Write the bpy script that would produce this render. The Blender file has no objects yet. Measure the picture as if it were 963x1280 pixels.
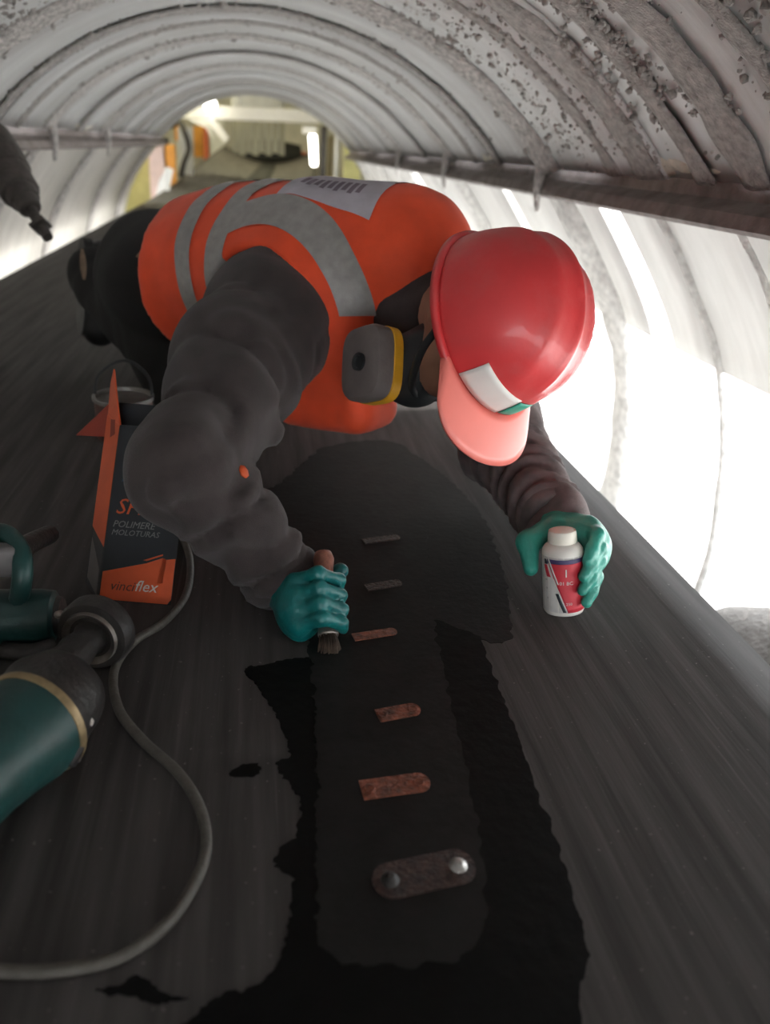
import bpy, bmesh, math, random
import numpy as np
from mathutils import Vector, Matrix, noise
from mathutils.geometry import tessellate_polygon
random.seed(7); np.random.seed(7)
PI = math.pi
scene = bpy.context.scene
COL = scene.collection

# ------------------------------------------------------------------ camera
F = 960.0; H = 0.6
MW = np.array([[0.9864771144804607, 0.0, -0.16389906224961817],
               [-0.14806113085076483, 0.42886672384359475, -0.8911516339607164],
               [0.07029085386803115, 0.9033677729361734, 0.42306720823391797]])   # camera axes -> world
CAM = np.array([0, 0, H])
cd = bpy.data.cameras.new('camera'); cam = bpy.data.objects.new('camera', cd); COL.objects.link(cam)
m4 = Matrix.Identity(4)
for i in range(3):
    for j in range(3): m4[i][j] = MW[i, j]
m4.translation = Vector(CAM); cam.matrix_world = m4
cd.sensor_fit = 'VERTICAL'; cd.sensor_height = 36.0; cd.lens = 36.0 * F / 1280.0
cd.clip_start = 0.02; cd.clip_end = 300
cd.dof.use_dof = True; cd.dof.focus_distance = 1.05; cd.dof.aperture_fstop = 3.2
scene.camera = cam

# ------------------------------------------------------------------ light
w = bpy.data.worlds.new('world'); scene.world = w; w.use_nodes = True
w.node_tree.nodes['Background'].inputs[0].default_value = (0.93, 0.97, 1.0, 1)
w.node_tree.nodes['Background'].inputs[1].default_value = 8.0
sun = bpy.data.lights.new('sun', 'SUN'); sun.energy = 8.0; sun.angle = math.radians(3); sun.color = (1, 0.97, 0.92)
so = bpy.data.objects.new('sun', sun); COL.objects.link(so)
so.rotation_euler = Vector((0.86, 0.18, 0.48)).to_track_quat('Z', 'Y').to_euler(); so.location = (20, 4, 12)
scene.view_settings.view_transform = 'Standard'; scene.view_settings.look = 'None'
scene.view_settings.gamma = 1.0; scene.view_settings.use_curve_mapping = False
scene.view_settings.exposure = 0.12
scene.cycles.use_denoising = True
scene.cycles.max_bounces = 10; scene.cycles.diffuse_bounces = 7; scene.cycles.transmission_bounces = 6

# ------------------------------------------------------------------ helpers
def ray(px, py):
    v = MW @ np.array([(px - 481.5) / F, (640 - py) / F, -1.0]); return v / np.linalg.norm(v)
def onz(px, py, z=0.0):
    r = ray(px, py); return Vector(CAM + r * ((z - H) / r[2]))
def at(px, py, y):
    r = ray(px, py); return Vector(CAM + r * (y / r[1]))
CR = Vector(MW[:, 0]); CU = Vector(MW[:, 1]); CB = Vector(MW[:, 2])      # photographer's right / up / back directions

def mat(name, col, rough=0.6, var=0.25, scale=30.0, bump=0.0, bscale=None, metal=0.0, spec=0.5, stretch=(1, 1, 1),
        dust=None, dust_amt=0.0, dust_scale=8.0, coat=0.0, sheen=0.0, emit=0.0, transl=0.0):
    m = bpy.data.materials.new(name); m.use_nodes = True
    nt = m.node_tree; N = nt.nodes; L = nt.links
    b = N['Principled BSDF']; out = N['Material Output']
    tc = N.new('ShaderNodeTexCoord'); mp = N.new('ShaderNodeMapping'); mp.inputs['Scale'].default_value = stretch
    L.new(tc.outputs['Object'], mp.inputs['Vector'])
    nz = N.new('ShaderNodeTexNoise'); nz.inputs['Scale'].default_value = scale; nz.inputs['Detail'].default_value = 6
    L.new(mp.outputs[0], nz.inputs['Vector'])
    rp = N.new('ShaderNodeValToRGB')
    c0 = [max(0, c * (1 - var)) for c in col]; c1 = [min(1, c * (1 + var)) for c in col]
    rp.color_ramp.elements[0].position = 0.3; rp.color_ramp.elements[1].position = 0.72
    rp.color_ramp.elements[0].color = (*c0, 1); rp.color_ramp.elements[1].color = (*c1, 1)
    L.new(nz.outputs['Fac'], rp.inputs['Fac'])
    colsock = rp.outputs['Color']
    if dust:
        n2 = N.new('ShaderNodeTexNoise'); n2.inputs['Scale'].default_value = dust_scale; n2.inputs['Detail'].default_value = 8
        n2.inputs['Roughness'].default_value = 0.65
        L.new(mp.outputs[0], n2.inputs['Vector'])
        mr = N.new('ShaderNodeMapRange'); mr.inputs['From Min'].default_value = 0.45; mr.inputs['From Max'].default_value = 0.75
        mr.inputs['To Max'].default_value = dust_amt
        L.new(n2.outputs['Fac'], mr.inputs['Value'])
        mx = N.new('ShaderNodeMix'); mx.data_type = 'RGBA'
        L.new(mr.outputs[0], mx.inputs['Factor']); L.new(colsock, mx.inputs['A']); mx.inputs['B'].default_value = (*dust, 1)
        colsock = mx.outputs['Result']
    L.new(colsock, b.inputs['Base Color'])
    b.inputs['Roughness'].default_value = rough; b.inputs['Metallic'].default_value = metal
    b.inputs['Specular IOR Level'].default_value = spec
    b.inputs['Coat Weight'].default_value = coat; b.inputs['Sheen Weight'].default_value = sheen
    if emit:
        b.inputs['Emission Color'].default_value = (*col, 1); b.inputs['Emission Strength'].default_value = emit
    if bump:
        n3 = N.new('ShaderNodeTexNoise'); n3.inputs['Scale'].default_value = bscale or scale * 3; n3.inputs['Detail'].default_value = 8
        L.new(mp.outputs[0], n3.inputs['Vector'])
        bp = N.new('ShaderNodeBump'); bp.inputs['Strength'].default_value = bump; bp.inputs['Distance'].default_value = 0.01
        L.new(n3.outputs['Fac'], bp.inputs['Height']); L.new(bp.outputs[0], b.inputs['Normal'])
    if transl:
        t = N.new('ShaderNodeBsdfTranslucent'); L.new(colsock, t.inputs['Color'])
        ms = N.new('ShaderNodeMixShader'); ms.inputs[0].default_value = transl
        L.new(b.outputs[0], ms.inputs[1]); L.new(t.outputs[0], ms.inputs[2]); L.new(ms.outputs[0], out.inputs['Surface'])
    return m

def link(name, mesh, material=None, parent=None, smooth=True):
    if material: mesh.materials.clear(); mesh.materials.append(material)
    if smooth: mesh.polygons.foreach_set('use_smooth', [True] * len(mesh.polygons))
    mesh.update()
    o = bpy.data.objects.new(name, mesh); COL.objects.link(o)
    if parent is not None:
        o.parent = parent
        o.matrix_parent_inverse = Matrix.Identity(4)
        pl = Vector((0, 0, 0)); p = parent
        while p is not None: pl += p.location; p = p.parent
        o.location = -pl                 # roots are unrotated; meshes carry world coordinates
    return o
def from_bm(name, bm, material, parent=None, smooth=True, sharp=None):
    bmesh.ops.recalc_face_normals(bm, faces=bm.faces)
    me = bpy.data.meshes.new(name); bm.to_mesh(me); bm.free()
    if sharp: me.set_sharp_from_angle(angle=math.radians(sharp))
    return link(name, me, material, parent, smooth)
def tag(o, label=None, cat=None, group=None, kind=None):
    if label: o['label'] = label
    if cat: o['category'] = cat
    if group: o['group'] = group
    if kind: o['kind'] = kind
    return o
def empty(name, loc, label=None, cat=None, group=None, kind=None):
    o = bpy.data.objects.new(name, None); COL.objects.link(o); o.location = loc; o.empty_display_size = 0.05
    return tag(o, label, cat, group, kind)

def bm_box(bm, c, half, R=None, bevel=0.0):
    t = bmesh.new(); bmesh.ops.create_cube(t, size=2.0)
    for v in t.verts: v.co = Vector((v.co.x * half[0], v.co.y * half[1], v.co.z * half[2]))
    if bevel: bmesh.ops.bevel(t, geom=list(t.edges), offset=bevel, segments=2, affect='EDGES', profile=0.5)
    for v in t.verts: v.co = (R @ v.co if R else v.co) + Vector(c)
    merge(bm, t)
def merge(bm, t):
    me = bpy.data.meshes.new('tmp'); t.to_mesh(me); t.free(); bm.from_mesh(me); bpy.data.meshes.remove(me)
def frame(axis, hint=None):
    z = Vector(axis).normalized(); h = Vector(hint) if hint else (Vector((0, 0, 1)) if abs(z.z) < 0.9 else Vector((1, 0, 0)))
    x = (h - z * h.dot(z)).normalized(); y = z.cross(x)
    return Matrix((x, y, z)).transposed()
def bm_lathe(bm, prof, o, axis, seg=28, hint=None):
    """profile [(r, t)] revolved about axis from o"""
    R = frame(axis, hint); o = Vector(o); rings = []
    for r, t in prof:
        rings.append([bm.verts.new(o + R @ Vector((r * math.cos(2 * PI * k / seg), r * math.sin(2 * PI * k / seg), t))) for k in range(seg)])
    for a, b in zip(rings, rings[1:]):
        for k in range(seg): bm.faces.new((a[k], a[(k + 1) % seg], b[(k + 1) % seg], b[k]))
    if prof[0][0] > 1e-4: bm.faces.new(rings[0][::-1])
    if prof[-1][0] > 1e-4: bm.faces.new(rings[-1])
def catmull(pts, n=8):
    P = [Vector(p) for p in pts]; P = [P[0] * 2 - P[1]] + P + [P[-1] * 2 - P[-2]]; out = []
    for i in range(1, len(P) - 2):
        for k in range(n):
            t = k / n
            out.append(0.5 * ((2 * P[i]) + (P[i + 1] - P[i - 1]) * t + (2 * P[i - 1] - 5 * P[i] + 4 * P[i + 1] - P[i + 2]) * t * t
                              + (3 * P[i] - P[i - 1] - 3 * P[i + 1] + P[i + 2]) * t ** 3))
    out.append(P[-2]); return out
def bm_tube(bm, pts, r, seg=10, smooth_n=0, flat=1.0):
    P = catmull(pts, smooth_n) if smooth_n else [Vector(p) for p in pts]
    n = len(P); rings = []; prev = None
    for i, p in enumerate(P):
        d = (P[min(i + 1, n - 1)] - P[max(i - 1, 0)]).normalized()
        x = prev - d * prev.dot(d) if prev else (Vector((0, 0, 1)) - d * d.z)
        if x.length < 1e-4: x = Vector((1, 0, 0)) - d * d.x
        x.normalize(); prev = x; y = d.cross(x)
        rr = r(i / (n - 1)) if callable(r) else r
        rings.append([bm.verts.new(p + x * rr * flat * math.cos(2 * PI * k / seg) + y * rr * math.sin(2 * PI * k / seg)) for k in range(seg)])
    for a, b in zip(rings, rings[1:]):
        for k in range(seg): bm.faces.new((a[k], a[(k + 1) % seg], b[(k + 1) % seg], b[k]))
    bm.faces.new(rings[0][::-1]); bm.faces.new(rings[-1])
def bm_sheet(bm, grid, th):
    """grid[i][j] of points; closed slab of thickness th along the averaged normal"""
    ni, nj = len(grid), len(grid[0])
    G = [[Vector(p) for p in row] for row in grid]
    nrm = [[None] * nj for _ in range(ni)]
    for i in range(ni):
        for j in range(nj):
            a = G[min(i + 1, ni - 1)][j] - G[max(i - 1, 0)][j]; b = G[i][min(j + 1, nj - 1)] - G[i][max(j - 1, 0)]
            nrm[i][j] = a.cross(b).normalized()
    top = [[bm.verts.new(G[i][j]) for j in range(nj)] for i in range(ni)]
    bot = [[bm.verts.new(G[i][j] + nrm[i][j] * th) for j in range(nj)] for i in range(ni)]
    for i in range(ni - 1):
        for j in range(nj - 1):
            bm.faces.new((top[i][j], top[i + 1][j], top[i + 1][j + 1], top[i][j + 1]))
            bm.faces.new((bot[i][j], bot[i][j + 1], bot[i + 1][j + 1], bot[i + 1][j]))
    for i in range(ni - 1):
        bm.faces.new((top[i][0], bot[i][0], bot[i + 1][0], top[i + 1][0])); bm.faces.new((top[i][-1], top[i + 1][-1], bot[i + 1][-1], bot[i][-1]))
    for j in range(nj - 1):
        bm.faces.new((top[0][j], top[0][j + 1], bot[0][j + 1], bot[0][j])); bm.faces.new((top[-1][j], bot[-1][j], bot[-1][j + 1], top[-1][j + 1]))
def bm_slab(bm, pts, z0, z1):
    """prism of a horizontal outline"""
    a = [bm.verts.new((p[0], p[1], z1)) for p in pts]; b = [bm.verts.new((p[0], p[1], z0)) for p in pts]
    n = len(pts)
    for t in tessellate_polygon([[Vector((p[0], p[1], 0)) for p in pts]]):
        bm.faces.new([a[i] for i in t]); bm.faces.new([b[i] for i in t[::-1]])
    for i in range(n): bm.faces.new((a[i], b[i], b[(i + 1) % n], a[(i + 1) % n]))
def bm_prism(bm, pts, off):
    a = [bm.verts.new(Vector(p)) for p in pts]; b = [bm.verts.new(Vector(p) + Vector(off)) for p in pts]
    n = len(pts); f = bm.faces.new(a); g = bm.faces.new(b[::-1])
    for i in range(n): bm.faces.new((a[i], b[i], b[(i + 1) % n], a[(i + 1) % n]))
    bmesh.ops.triangulate(bm, faces=[f, g])
def text_mesh(body, size, depth=0.0004, shear=0.0, align='CENTER'):
    c = bpy.data.curves.new('txt', 'FONT'); c.body = body; c.size = size; c.extrude = depth; c.shear = shear
    c.align_x = align; c.align_y = 'CENTER'; c.resolution_u = 2
    o = bpy.data.objects.new('txt', c); COL.objects.link(o)
    dg = bpy.context.evaluated_depsgraph_get(); me = bpy.data.meshes.new_from_object(o.evaluated_get(dg))
    bpy.data.objects.remove(o); bpy.data.curves.remove(c); return me

# ---- signed-distance modelling with surface nets: one continuous skin per body or garment
def cone(P, a, b, ra, rb):
    a = np.array(a, np.float32); b = np.array(b, np.float32); d = b - a
    t = np.clip(((P - a) @ d) / max(1e-9, d @ d), 0, 1)
    return np.linalg.norm(P - a - t[..., None] * d, axis=-1) - (ra + (rb - ra) * t)
def fold_cone(P, a, b, ra, rb, amp, nf, ph=0.0, tw=1.2):
    a = np.array(a, np.float32); b = np.array(b, np.float32); d = b - a; L = np.linalg.norm(d)
    t = np.clip(((P - a) @ d) / (L * L), 0, 1); q = P - a - t[..., None] * d
    R = np.array(frame(Vector(d)), np.float32)
    th = np.arctan2(q @ R[:, 1], q @ R[:, 0])
    xx = 2 * PI * nf * t + ph + tw * np.sin(th) + 0.9 * np.sin(2 * th + ph * 2) + 1.4 * np.sin(3.1 * t * nf + ph)
    wv = 2 * np.abs(np.sin(xx * 0.5)) ** 0.8 - 1.2
    return np.linalg.norm(q, axis=-1) - (ra + (rb - ra) * t) - amp * wv
def ell(P, c, r, R=None):
    q = P - np.array(c, np.float32)
    if R is not None: q = q @ np.array(R, np.float32)
    r = np.array(r, np.float32)
    k0 = np.linalg.norm(q / r, axis=-1); k1 = np.linalg.norm(q / (r * r), axis=-1)
    return k0 * (k0 - 1.0) / np.maximum(k1, 1e-6)
def rbox(P, c, h, R=None, rd=0.01):
    q = P - np.array(c, np.float32)
    if R is not None: q = q @ np.array(R, np.float32)
    d = np.abs(q) - (np.array(h, np.float32) - rd)
    return np.linalg.norm(np.maximum(d, 0), axis=-1) + np.minimum(d.max(-1), 0) - rd
def smin(a, b, k):
    h = np.maximum(k - np.abs(a - b), 0) / k
    return np.minimum(a, b) - h * h * k * 0.25
def smax(a, b, k): return -smin(-a, -b, k)
def U(k, *ds):
    r = ds[0]
    for d in ds[1:]: r = smin(r, d, k)
    return r
def snoise(P, sc, seed=0):
    rs = np.random.RandomState(seed); s = 0
    for i in range(5):
        k = rs.normal(size=3).astype(np.float32); k *= sc * rs.uniform(0.6, 1.5) / np.linalg.norm(k)
        k2 = rs.normal(size=3).astype(np.float32) * sc * 0.5
        s = s + np.sin(P @ k + 1.3 * np.sin(P @ k2 + i) + rs.uniform(0, 6))
    return s / 5.0
def net(fn, lo, hi, h):
    lo = np.array(lo, np.float32); hi = np.array(hi, np.float32); n = np.ceil((hi - lo) / h).astype(int) + 1
    ax = [lo[i] + h * np.arange(n[i], dtype=np.float32) for i in range(3)]
    P = np.stack(np.meshgrid(*ax, indexing='ij'), -1).reshape(-1, 3)
    f = fn(P).astype(np.float32).reshape(n)
    s = f < 0; nx, ny, nz = n
    cnt = np.zeros((nx - 1, ny - 1, nz - 1), np.int32); acc = np.zeros((nx - 1, ny - 1, nz - 1, 3), np.float32)
    I = np.stack(np.meshgrid(*[np.arange(k - 1) for k in n], indexing='ij'), -1).astype(np.float32)
    cs = [(i, j, k) for i in (0, 1) for j in (0, 1) for k in (0, 1)]
    sl = lambda c: tuple(slice(c[q], n[q] - 1 + c[q]) for q in range(3))
    for a in cs:
        for q in range(3):
            if a[q]: continue
            b = list(a); b[q] = 1
            fa, fb = f[sl(a)], f[sl(b)]; x = (fa < 0) != (fb < 0)
            t = np.where(x, fa / np.where(x, fa - fb, 1), 0)
            pt = np.zeros_like(acc); pt[...] = np.array(a, np.float32); pt[..., q] = t
            acc += np.where(x[..., None], pt, 0); cnt += x
    act = cnt > 0; idx = -np.ones(cnt.shape, np.int64); idx[act] = np.arange(act.sum())
    V = lo + h * (I[act] + acc[act] / cnt[act][:, None])
    Q = []
    for q in range(3):
        u, v = (q + 1) % 3, (q + 2) % 3
        s0 = [slice(None)] * 3; s1 = [slice(None)] * 3; s0[q] = slice(0, -1); s1[q] = slice(1, None)
        x = s[tuple(s0)] != s[tuple(s1)]
        g = np.argwhere(x); g = g[(g[:, u] > 0) & (g[:, v] > 0) & (g[:, u] < n[u] - 1) & (g[:, v] < n[v] - 1)]
        if not len(g): continue
        def ix(du, dv):
            e = g.copy(); e[:, u] -= du; e[:, v] -= dv; return idx[e[:, 0], e[:, 1], e[:, 2]]
        qd = np.stack([ix(1, 1), ix(0, 1), ix(0, 0), ix(1, 0)], 1)
        flip = ~s[tuple(s0)][g[:, 0], g[:, 1], g[:, 2]]; qd[flip] = qd[flip][:, ::-1]
        Q.append(qd)
    Q = np.concatenate(Q)
    me = bpy.data.meshes.new('net'); me.vertices.add(len(V)); me.vertices.foreach_set('co', V.ravel())
    me.loops.add(Q.size); me.loops.foreach_set('vertex_index', Q.ravel().astype(np.int32))
    me.polygons.add(len(Q)); me.polygons.foreach_set('loop_start', np.arange(0, Q.size, 4, dtype=np.int32))
    me.update(calc_edges=True); me.validate()
    return me
def iso_cut(bm, fn):
    bm.verts.ensure_lookup_table()
    P = np.array([v.co[:] for v in bm.verts], np.float32); f = fn(P); val = {v: float(q) for v, q in zip(bm.verts, f)}; new = []
    for e in list(bm.edges):
        a, b = e.verts; va, vb = val[a], val[b]
        if va * vb < 0 and min(abs(va), abs(vb)) > 1e-7:
            _, nv = bmesh.utils.edge_split(e, a, va / (va - vb)); val[nv] = 0.0; new.append(nv)
    bmesh.ops.connect_verts(bm, verts=new)
    dead = [q for q in bm.faces if sum(val.get(v, 0.0) for v in q.verts) > 0]
    bmesh.ops.delete(bm, geom=dead, context='FACES')
def clip_copy(me, planes, off=0.003, th=0.002, keep=None):
    """piece of a garment skin between planes [(point, normal kept side)], lifted off the cloth"""
    bm = bmesh.new(); bm.from_mesh(me); bm.normal_update()
    if keep:
        bmesh.ops.delete(bm, geom=[f for f in bm.faces if not keep(f.calc_center_median(), f.normal)], context='FACES')
    for p, nn in planes:
        bmesh.ops.bisect_plane(bm, geom=list(bm.verts) + list(bm.edges) + list(bm.faces), plane_co=p, plane_no=nn, clear_inner=True)
    bm.normal_update()
    for v in bm.verts: v.co += v.normal * off
    return bm

# ------------------------------------------------------------------ materials
M = {}
M['belt'] = mat('belt_rubber', (0.068, 0.0625, 0.061), 0.7, 0.36, 10, 0.06, 40, spec=0.2, stretch=(5, 0.3, 1), dust=(0.10, 0.093, 0.09), dust_amt=0.55, dust_scale=3.5)
def extra_dust_or_light(m, col, build):
    """second layer of dirt or painted light between the colour and the shader; build(nt, coords) gives its mask"""
    nt = m.node_tree; b = nt.nodes['Principled BSDF']; src = b.inputs['Base Color'].links[0].from_socket
    tc = nt.nodes.new('ShaderNodeTexCoord'); mask = build(nt, tc.outputs['Object'])
    mx = nt.nodes.new('ShaderNodeMix'); mx.data_type = 'RGBA'; nt.links.new(mask, mx.inputs['Factor']); nt.links.new(src, mx.inputs['A'])
    mx.inputs['B'].default_value = (*col, 1); nt.links.new(mx.outputs['Result'], b.inputs['Base Color'])
def ranged_noise(scale, lo, hi, amt, stretch=(1, 1, 1), detail=4):
    def f(nt, co):
        mp = nt.nodes.new('ShaderNodeMapping'); mp.inputs['Scale'].default_value = stretch; nt.links.new(co, mp.inputs['Vector'])
        n = nt.nodes.new('ShaderNodeTexNoise'); n.inputs['Scale'].default_value = scale; n.inputs['Detail'].default_value = detail; nt.links.new(mp.outputs[0], n.inputs['Vector'])
        r = nt.nodes.new('ShaderNodeMapRange'); r.inputs['From Min'].default_value = lo; r.inputs['From Max'].default_value = hi; r.inputs['To Max'].default_value = amt
        nt.links.new(n.outputs['Fac'], r.inputs['Value']); return r.outputs[0]
    return f
extra_dust_or_light(M['belt'], (0.030, 0.0275, 0.027), ranged_noise(3.0, 0.5, 0.66, 0.55, (9, 0.4, 1), 3))          # lengthwise rub marks
extra_dust_or_light(M['belt'], (0.13, 0.12, 0.115), ranged_noise(4.0, 0.60, 0.74, 0.4, (30, 0.6, 1), 5))            # thin pale scratches along the belt
extra_dust_or_light(M['belt'], (0.22, 0.20, 0.19), ranged_noise(150.0, 0.72, 0.78, 0.6, (1, 1, 1), 1))               # specks of dust
M['splice'] = mat('splice_rubber', (0.0075, 0.0073, 0.007), 0.6, 0.4, 25, 0.08, 80, spec=0.25, dust=(0.017, 0.0155, 0.0145), dust_amt=0.6, dust_scale=14)
M['glue'] = mat('black_adhesive', (0.0035, 0.0035, 0.0035), 0.6, 0.3, 25, 0.1, 60, spec=0.12)
M['plate'] = mat('rusty_copper', (0.22, 0.065, 0.035), 0.55, 0.5, 120, 0.5, 200, metal=0.35, dust=(0.03, 0.02, 0.018), dust_amt=0.9, dust_scale=70)
M['plate_dark'] = mat('rusty_dark', (0.05, 0.025, 0.02), 0.55, 0.6, 120, 0.5, 200, metal=0.3, dust=(0.02, 0.017, 0.016), dust_amt=0.9, dust_scale=70)
M['bolt'] = mat('bolt_steel', (0.45, 0.44, 0.42), 0.3, 0.2, 200, metal=0.9)
M['roof'] = mat('roof_sheet', (0.63, 0.63, 0.625), 0.5, 0.10, 5, 0.12, 60, stretch=(0.6, 3, 0.6), dust=(0.46, 0.435, 0.415), dust_amt=0.8, dust_scale=4)
M['rib'] = mat('dusty_rib', (0.48, 0.455, 0.435), 0.9, 0.4, 70, 1.0, 80)
M['clump'] = mat('cement_dust', (0.40, 0.375, 0.355), 0.95, 0.3, 60, 0.8, 200)
M['beam'] = mat('dusty_beam', (0.23, 0.195, 0.185), 0.85, 0.3, 25, 0.4, 90, dust=(0.33, 0.30, 0.28), dust_amt=0.6, dust_scale=12)
M['foam'] = mat('pale_foam', (0.72, 0.68, 0.58), 0.9, 0.15, 40, 0.6, 60)
M['wall'] = mat('side_sheet', (0.66, 0.63, 0.585), 0.7, 0.10, 7, 0.15, 50, stretch=(1, 3, 0.5), dust=(0.52, 0.48, 0.44), dust_amt=0.7, dust_scale=3)
M['frost'] = mat('frosted_sheet', (0.62, 0.61, 0.595), 0.6, 0.06, 7, 0.0, stretch=(1, 4, 0.5), dust=(0.50, 0.485, 0.465), dust_amt=0.6, dust_scale=3, transl=0.27)
M['ribR'] = mat('side_rib', (0.66, 0.65, 0.63), 0.9, 0.25, 40, 0.7, 120)
M['ground'] = mat('dusty_ground', (0.74, 0.72, 0.69), 0.95, 0.2, 3, 0.4, 20)
M['mound'] = mat('mound_dust', (0.10, 0.092, 0.087), 0.95, 0.2, 18, 0.8, 60)
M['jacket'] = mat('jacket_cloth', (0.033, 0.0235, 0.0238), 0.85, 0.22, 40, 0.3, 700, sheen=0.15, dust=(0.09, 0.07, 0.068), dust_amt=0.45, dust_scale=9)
M['vest'] = mat('vest_orange', (0.92, 0.085, 0.022), 0.7, 0.12, 18, 0.2, 600, sheen=0.1, dust=(0.65, 0.085, 0.035), dust_amt=0.4, dust_scale=7)
M['band'] = mat('reflective_tape', (0.34, 0.325, 0.315), 0.45, 0.12, 60, 0.15, 500, metal=0.2)
M['patch'] = mat('back_panel', (0.50, 0.47, 0.53), 0.7, 0.1, 30)
M['print'] = mat('back_print', (0.20, 0.16, 0.20), 0.7, 0.1, 30)
M['hem'] = mat('vest_edge', (0.50, 0.045, 0.018), 0.7, 0.1, 30)
M['trouser'] = mat('black_trouser', (0.006, 0.0057, 0.0057), 0.85, 0.3, 30, 0.3, 500)
M['boot'] = mat('boot_leather', (0.006, 0.0057, 0.0055), 0.5, 0.3, 40, 0.3, 200)
M['sole'] = mat('boot_sole', (0.22, 0.15, 0.10), 0.8, 0.3, 40, 0.4, 120)
M['helmet'] = mat('red_plastic', (0.72, 0.050, 0.055), 0.42, 0.07, 14, 0.05, 60, spec=0.5, dust=(0.66, 0.20, 0.19), dust_amt=0.55, dust_scale=6, coat=0.2)
M['peak'] = mat('salmon_plastic', (0.80, 0.20, 0.165), 0.4, 0.05, 14, spec=0.5)
M['white'] = mat('white_plastic', (0.80, 0.78, 0.75), 0.45, 0.05, 20)
M['green'] = mat('green_print', (0.05, 0.36, 0.26), 0.5, 0.1, 40)
M['skin'] = mat('skin', (0.42, 0.22, 0.15), 0.55, 0.1, 30)
M['hair'] = mat('dark_hair', (0.02, 0.015, 0.012), 0.7, 0.3, 120, 0.5, 300)
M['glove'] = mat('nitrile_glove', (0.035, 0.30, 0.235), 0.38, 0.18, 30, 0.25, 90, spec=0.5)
M['gloveD'] = mat('nitrile_glove_dark', (0.004, 0.135, 0.135), 0.38, 0.2, 30, 0.25, 90, spec=0.5)  # darker tone of the glove green, for the right hand
M['rubber'] = mat('mask_rubber', (0.022, 0.024, 0.026), 0.55, 0.2, 40)
M['filter'] = mat('filter_grey', (0.15, 0.125, 0.12), 0.6, 0.1, 40, 0.1, 200)
M['yellow'] = mat('filter_yellow', (0.72, 0.36, 0.02), 0.5, 0.1, 40)
M['bottle'] = mat('bottle_white', (0.80, 0.77, 0.72), 0.4, 0.04, 30)
M['cap'] = mat('cap_ivory', (0.84, 0.79, 0.70), 0.4, 0.04, 30)
M['label_white'] = mat('label_white', (0.66, 0.64, 0.62), 0.5, 0.06, 60)
M['label_red'] = mat('label_red', (0.62, 0.035, 0.055), 0.5, 0.06, 60)
M['label_navy'] = mat('label_navy', (0.05, 0.04, 0.12), 0.5, 0.06, 60)
M['label_black'] = mat('label_black', (0.02, 0.025, 0.035), 0.5, 0.06, 60)
M['carton_navy'] = mat('carton_navy', (0.010, 0.013, 0.018), 0.5, 0.2, 30)
M['carton_orange'] = mat('carton_orange', (0.60, 0.085, 0.02), 0.5, 0.1, 30)
M['carton_grey'] = mat('carton_grey', (0.14, 0.13, 0.13), 0.6, 0.1, 30)
M['carton_red'] = mat('carton_red', (0.24, 0.035, 0.02), 0.6, 0.1, 30)
M['carton_blue'] = mat('carton_blue', (0.02, 0.07, 0.11), 0.5, 0.2, 30)
M['light_ink'] = mat('light_ink', (0.55, 0.52, 0.50), 0.5, 0.1, 30)
M['ink'] = mat('brown_ink', (0.10, 0.03, 0.02), 0.5, 0.1, 30)
M['grey_ink'] = mat('grey_ink', (0.20, 0.195, 0.19), 0.5, 0.1, 30)
M['teal'] = mat('teal_housing', (0.006, 0.044, 0.041), 0.45, 0.25, 25, 0.1, 90, dust=(0.03, 0.045, 0.042), dust_amt=0.5, dust_scale=30)
M['tooldark'] = mat('tool_dark', (0.018, 0.016, 0.015), 0.5, 0.35, 40, 0.2, 120, dust=(0.06, 0.05, 0.045), dust_amt=0.5, dust_scale=35)
M['toolmetal'] = mat('tool_metal', (0.32, 0.29, 0.26), 0.4, 0.3, 80, 0.2, 150, metal=0.8)
M['brass'] = mat('brass_trim', (0.30, 0.22, 0.12), 0.45, 0.3, 80, metal=0.6)
M['cord'] = mat('cord_grey', (0.085, 0.077, 0.066), 0.6, 0.2, 60, 0.2, 200)
M['wood'] = mat('handle_wood', (0.26, 0.10, 0.07), 0.5, 0.25, 40, stretch=(6, 6, 1))
M['bristle'] = mat('bristle', (0.05, 0.03, 0.02), 0.8, 0.4, 100)
M['tin'] = mat('tin_redbrown', (0.13, 0.06, 0.05), 0.5, 0.3, 30, dust=(0.2, 0.18, 0.17), dust_amt=0.4)
M['tinrim'] = mat('tin_rim', (0.30, 0.29, 0.27), 0.35, 0.2, 40, metal=0.6)
M['nozzle'] = mat('nozzle_dark', (0.06, 0.052, 0.046), 0.7, 0.3, 30, 0.4, 90, dust=(0.11, 0.085, 0.09), dust_amt=0.7, dust_scale=14)
M['roomwall'] = mat('room_wall', (0.50, 0.49, 0.44), 0.8, 0.15, 3)
M['olive'] = mat('olive_paint_or_light', (0.55, 0.52, 0.22), 0.6, 0.2, 4)
M['pink'] = mat('pink_paint', (0.80, 0.60, 0.56), 0.6, 0.08, 10)
M['orange'] = mat('orange_paint', (0.85, 0.38, 0.06), 0.6, 0.1, 10)
M['redpaint'] = mat('red_paint', (0.60, 0.14, 0.06), 0.6, 0.1, 10)
M['greypaint'] = mat('grey_paint', (0.55, 0.55, 0.55), 0.6, 0.1, 10)
M['darkpaint'] = mat('dark_paint', (0.035, 0.03, 0.025), 0.6, 0.3, 10)
M['brownpaint'] = mat('brown_paint', (0.16, 0.12, 0.05), 0.6, 0.2, 10)
M['strip'] = mat('curtain_strip', (0.36, 0.34, 0.24), 0.6, 0.2, 12, stretch=(1, 1, 0.2))
M['lamp'] = mat('lamp_glow', (1.0, 0.97, 0.9), 0.5, 0.0, emit=7.0)

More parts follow.
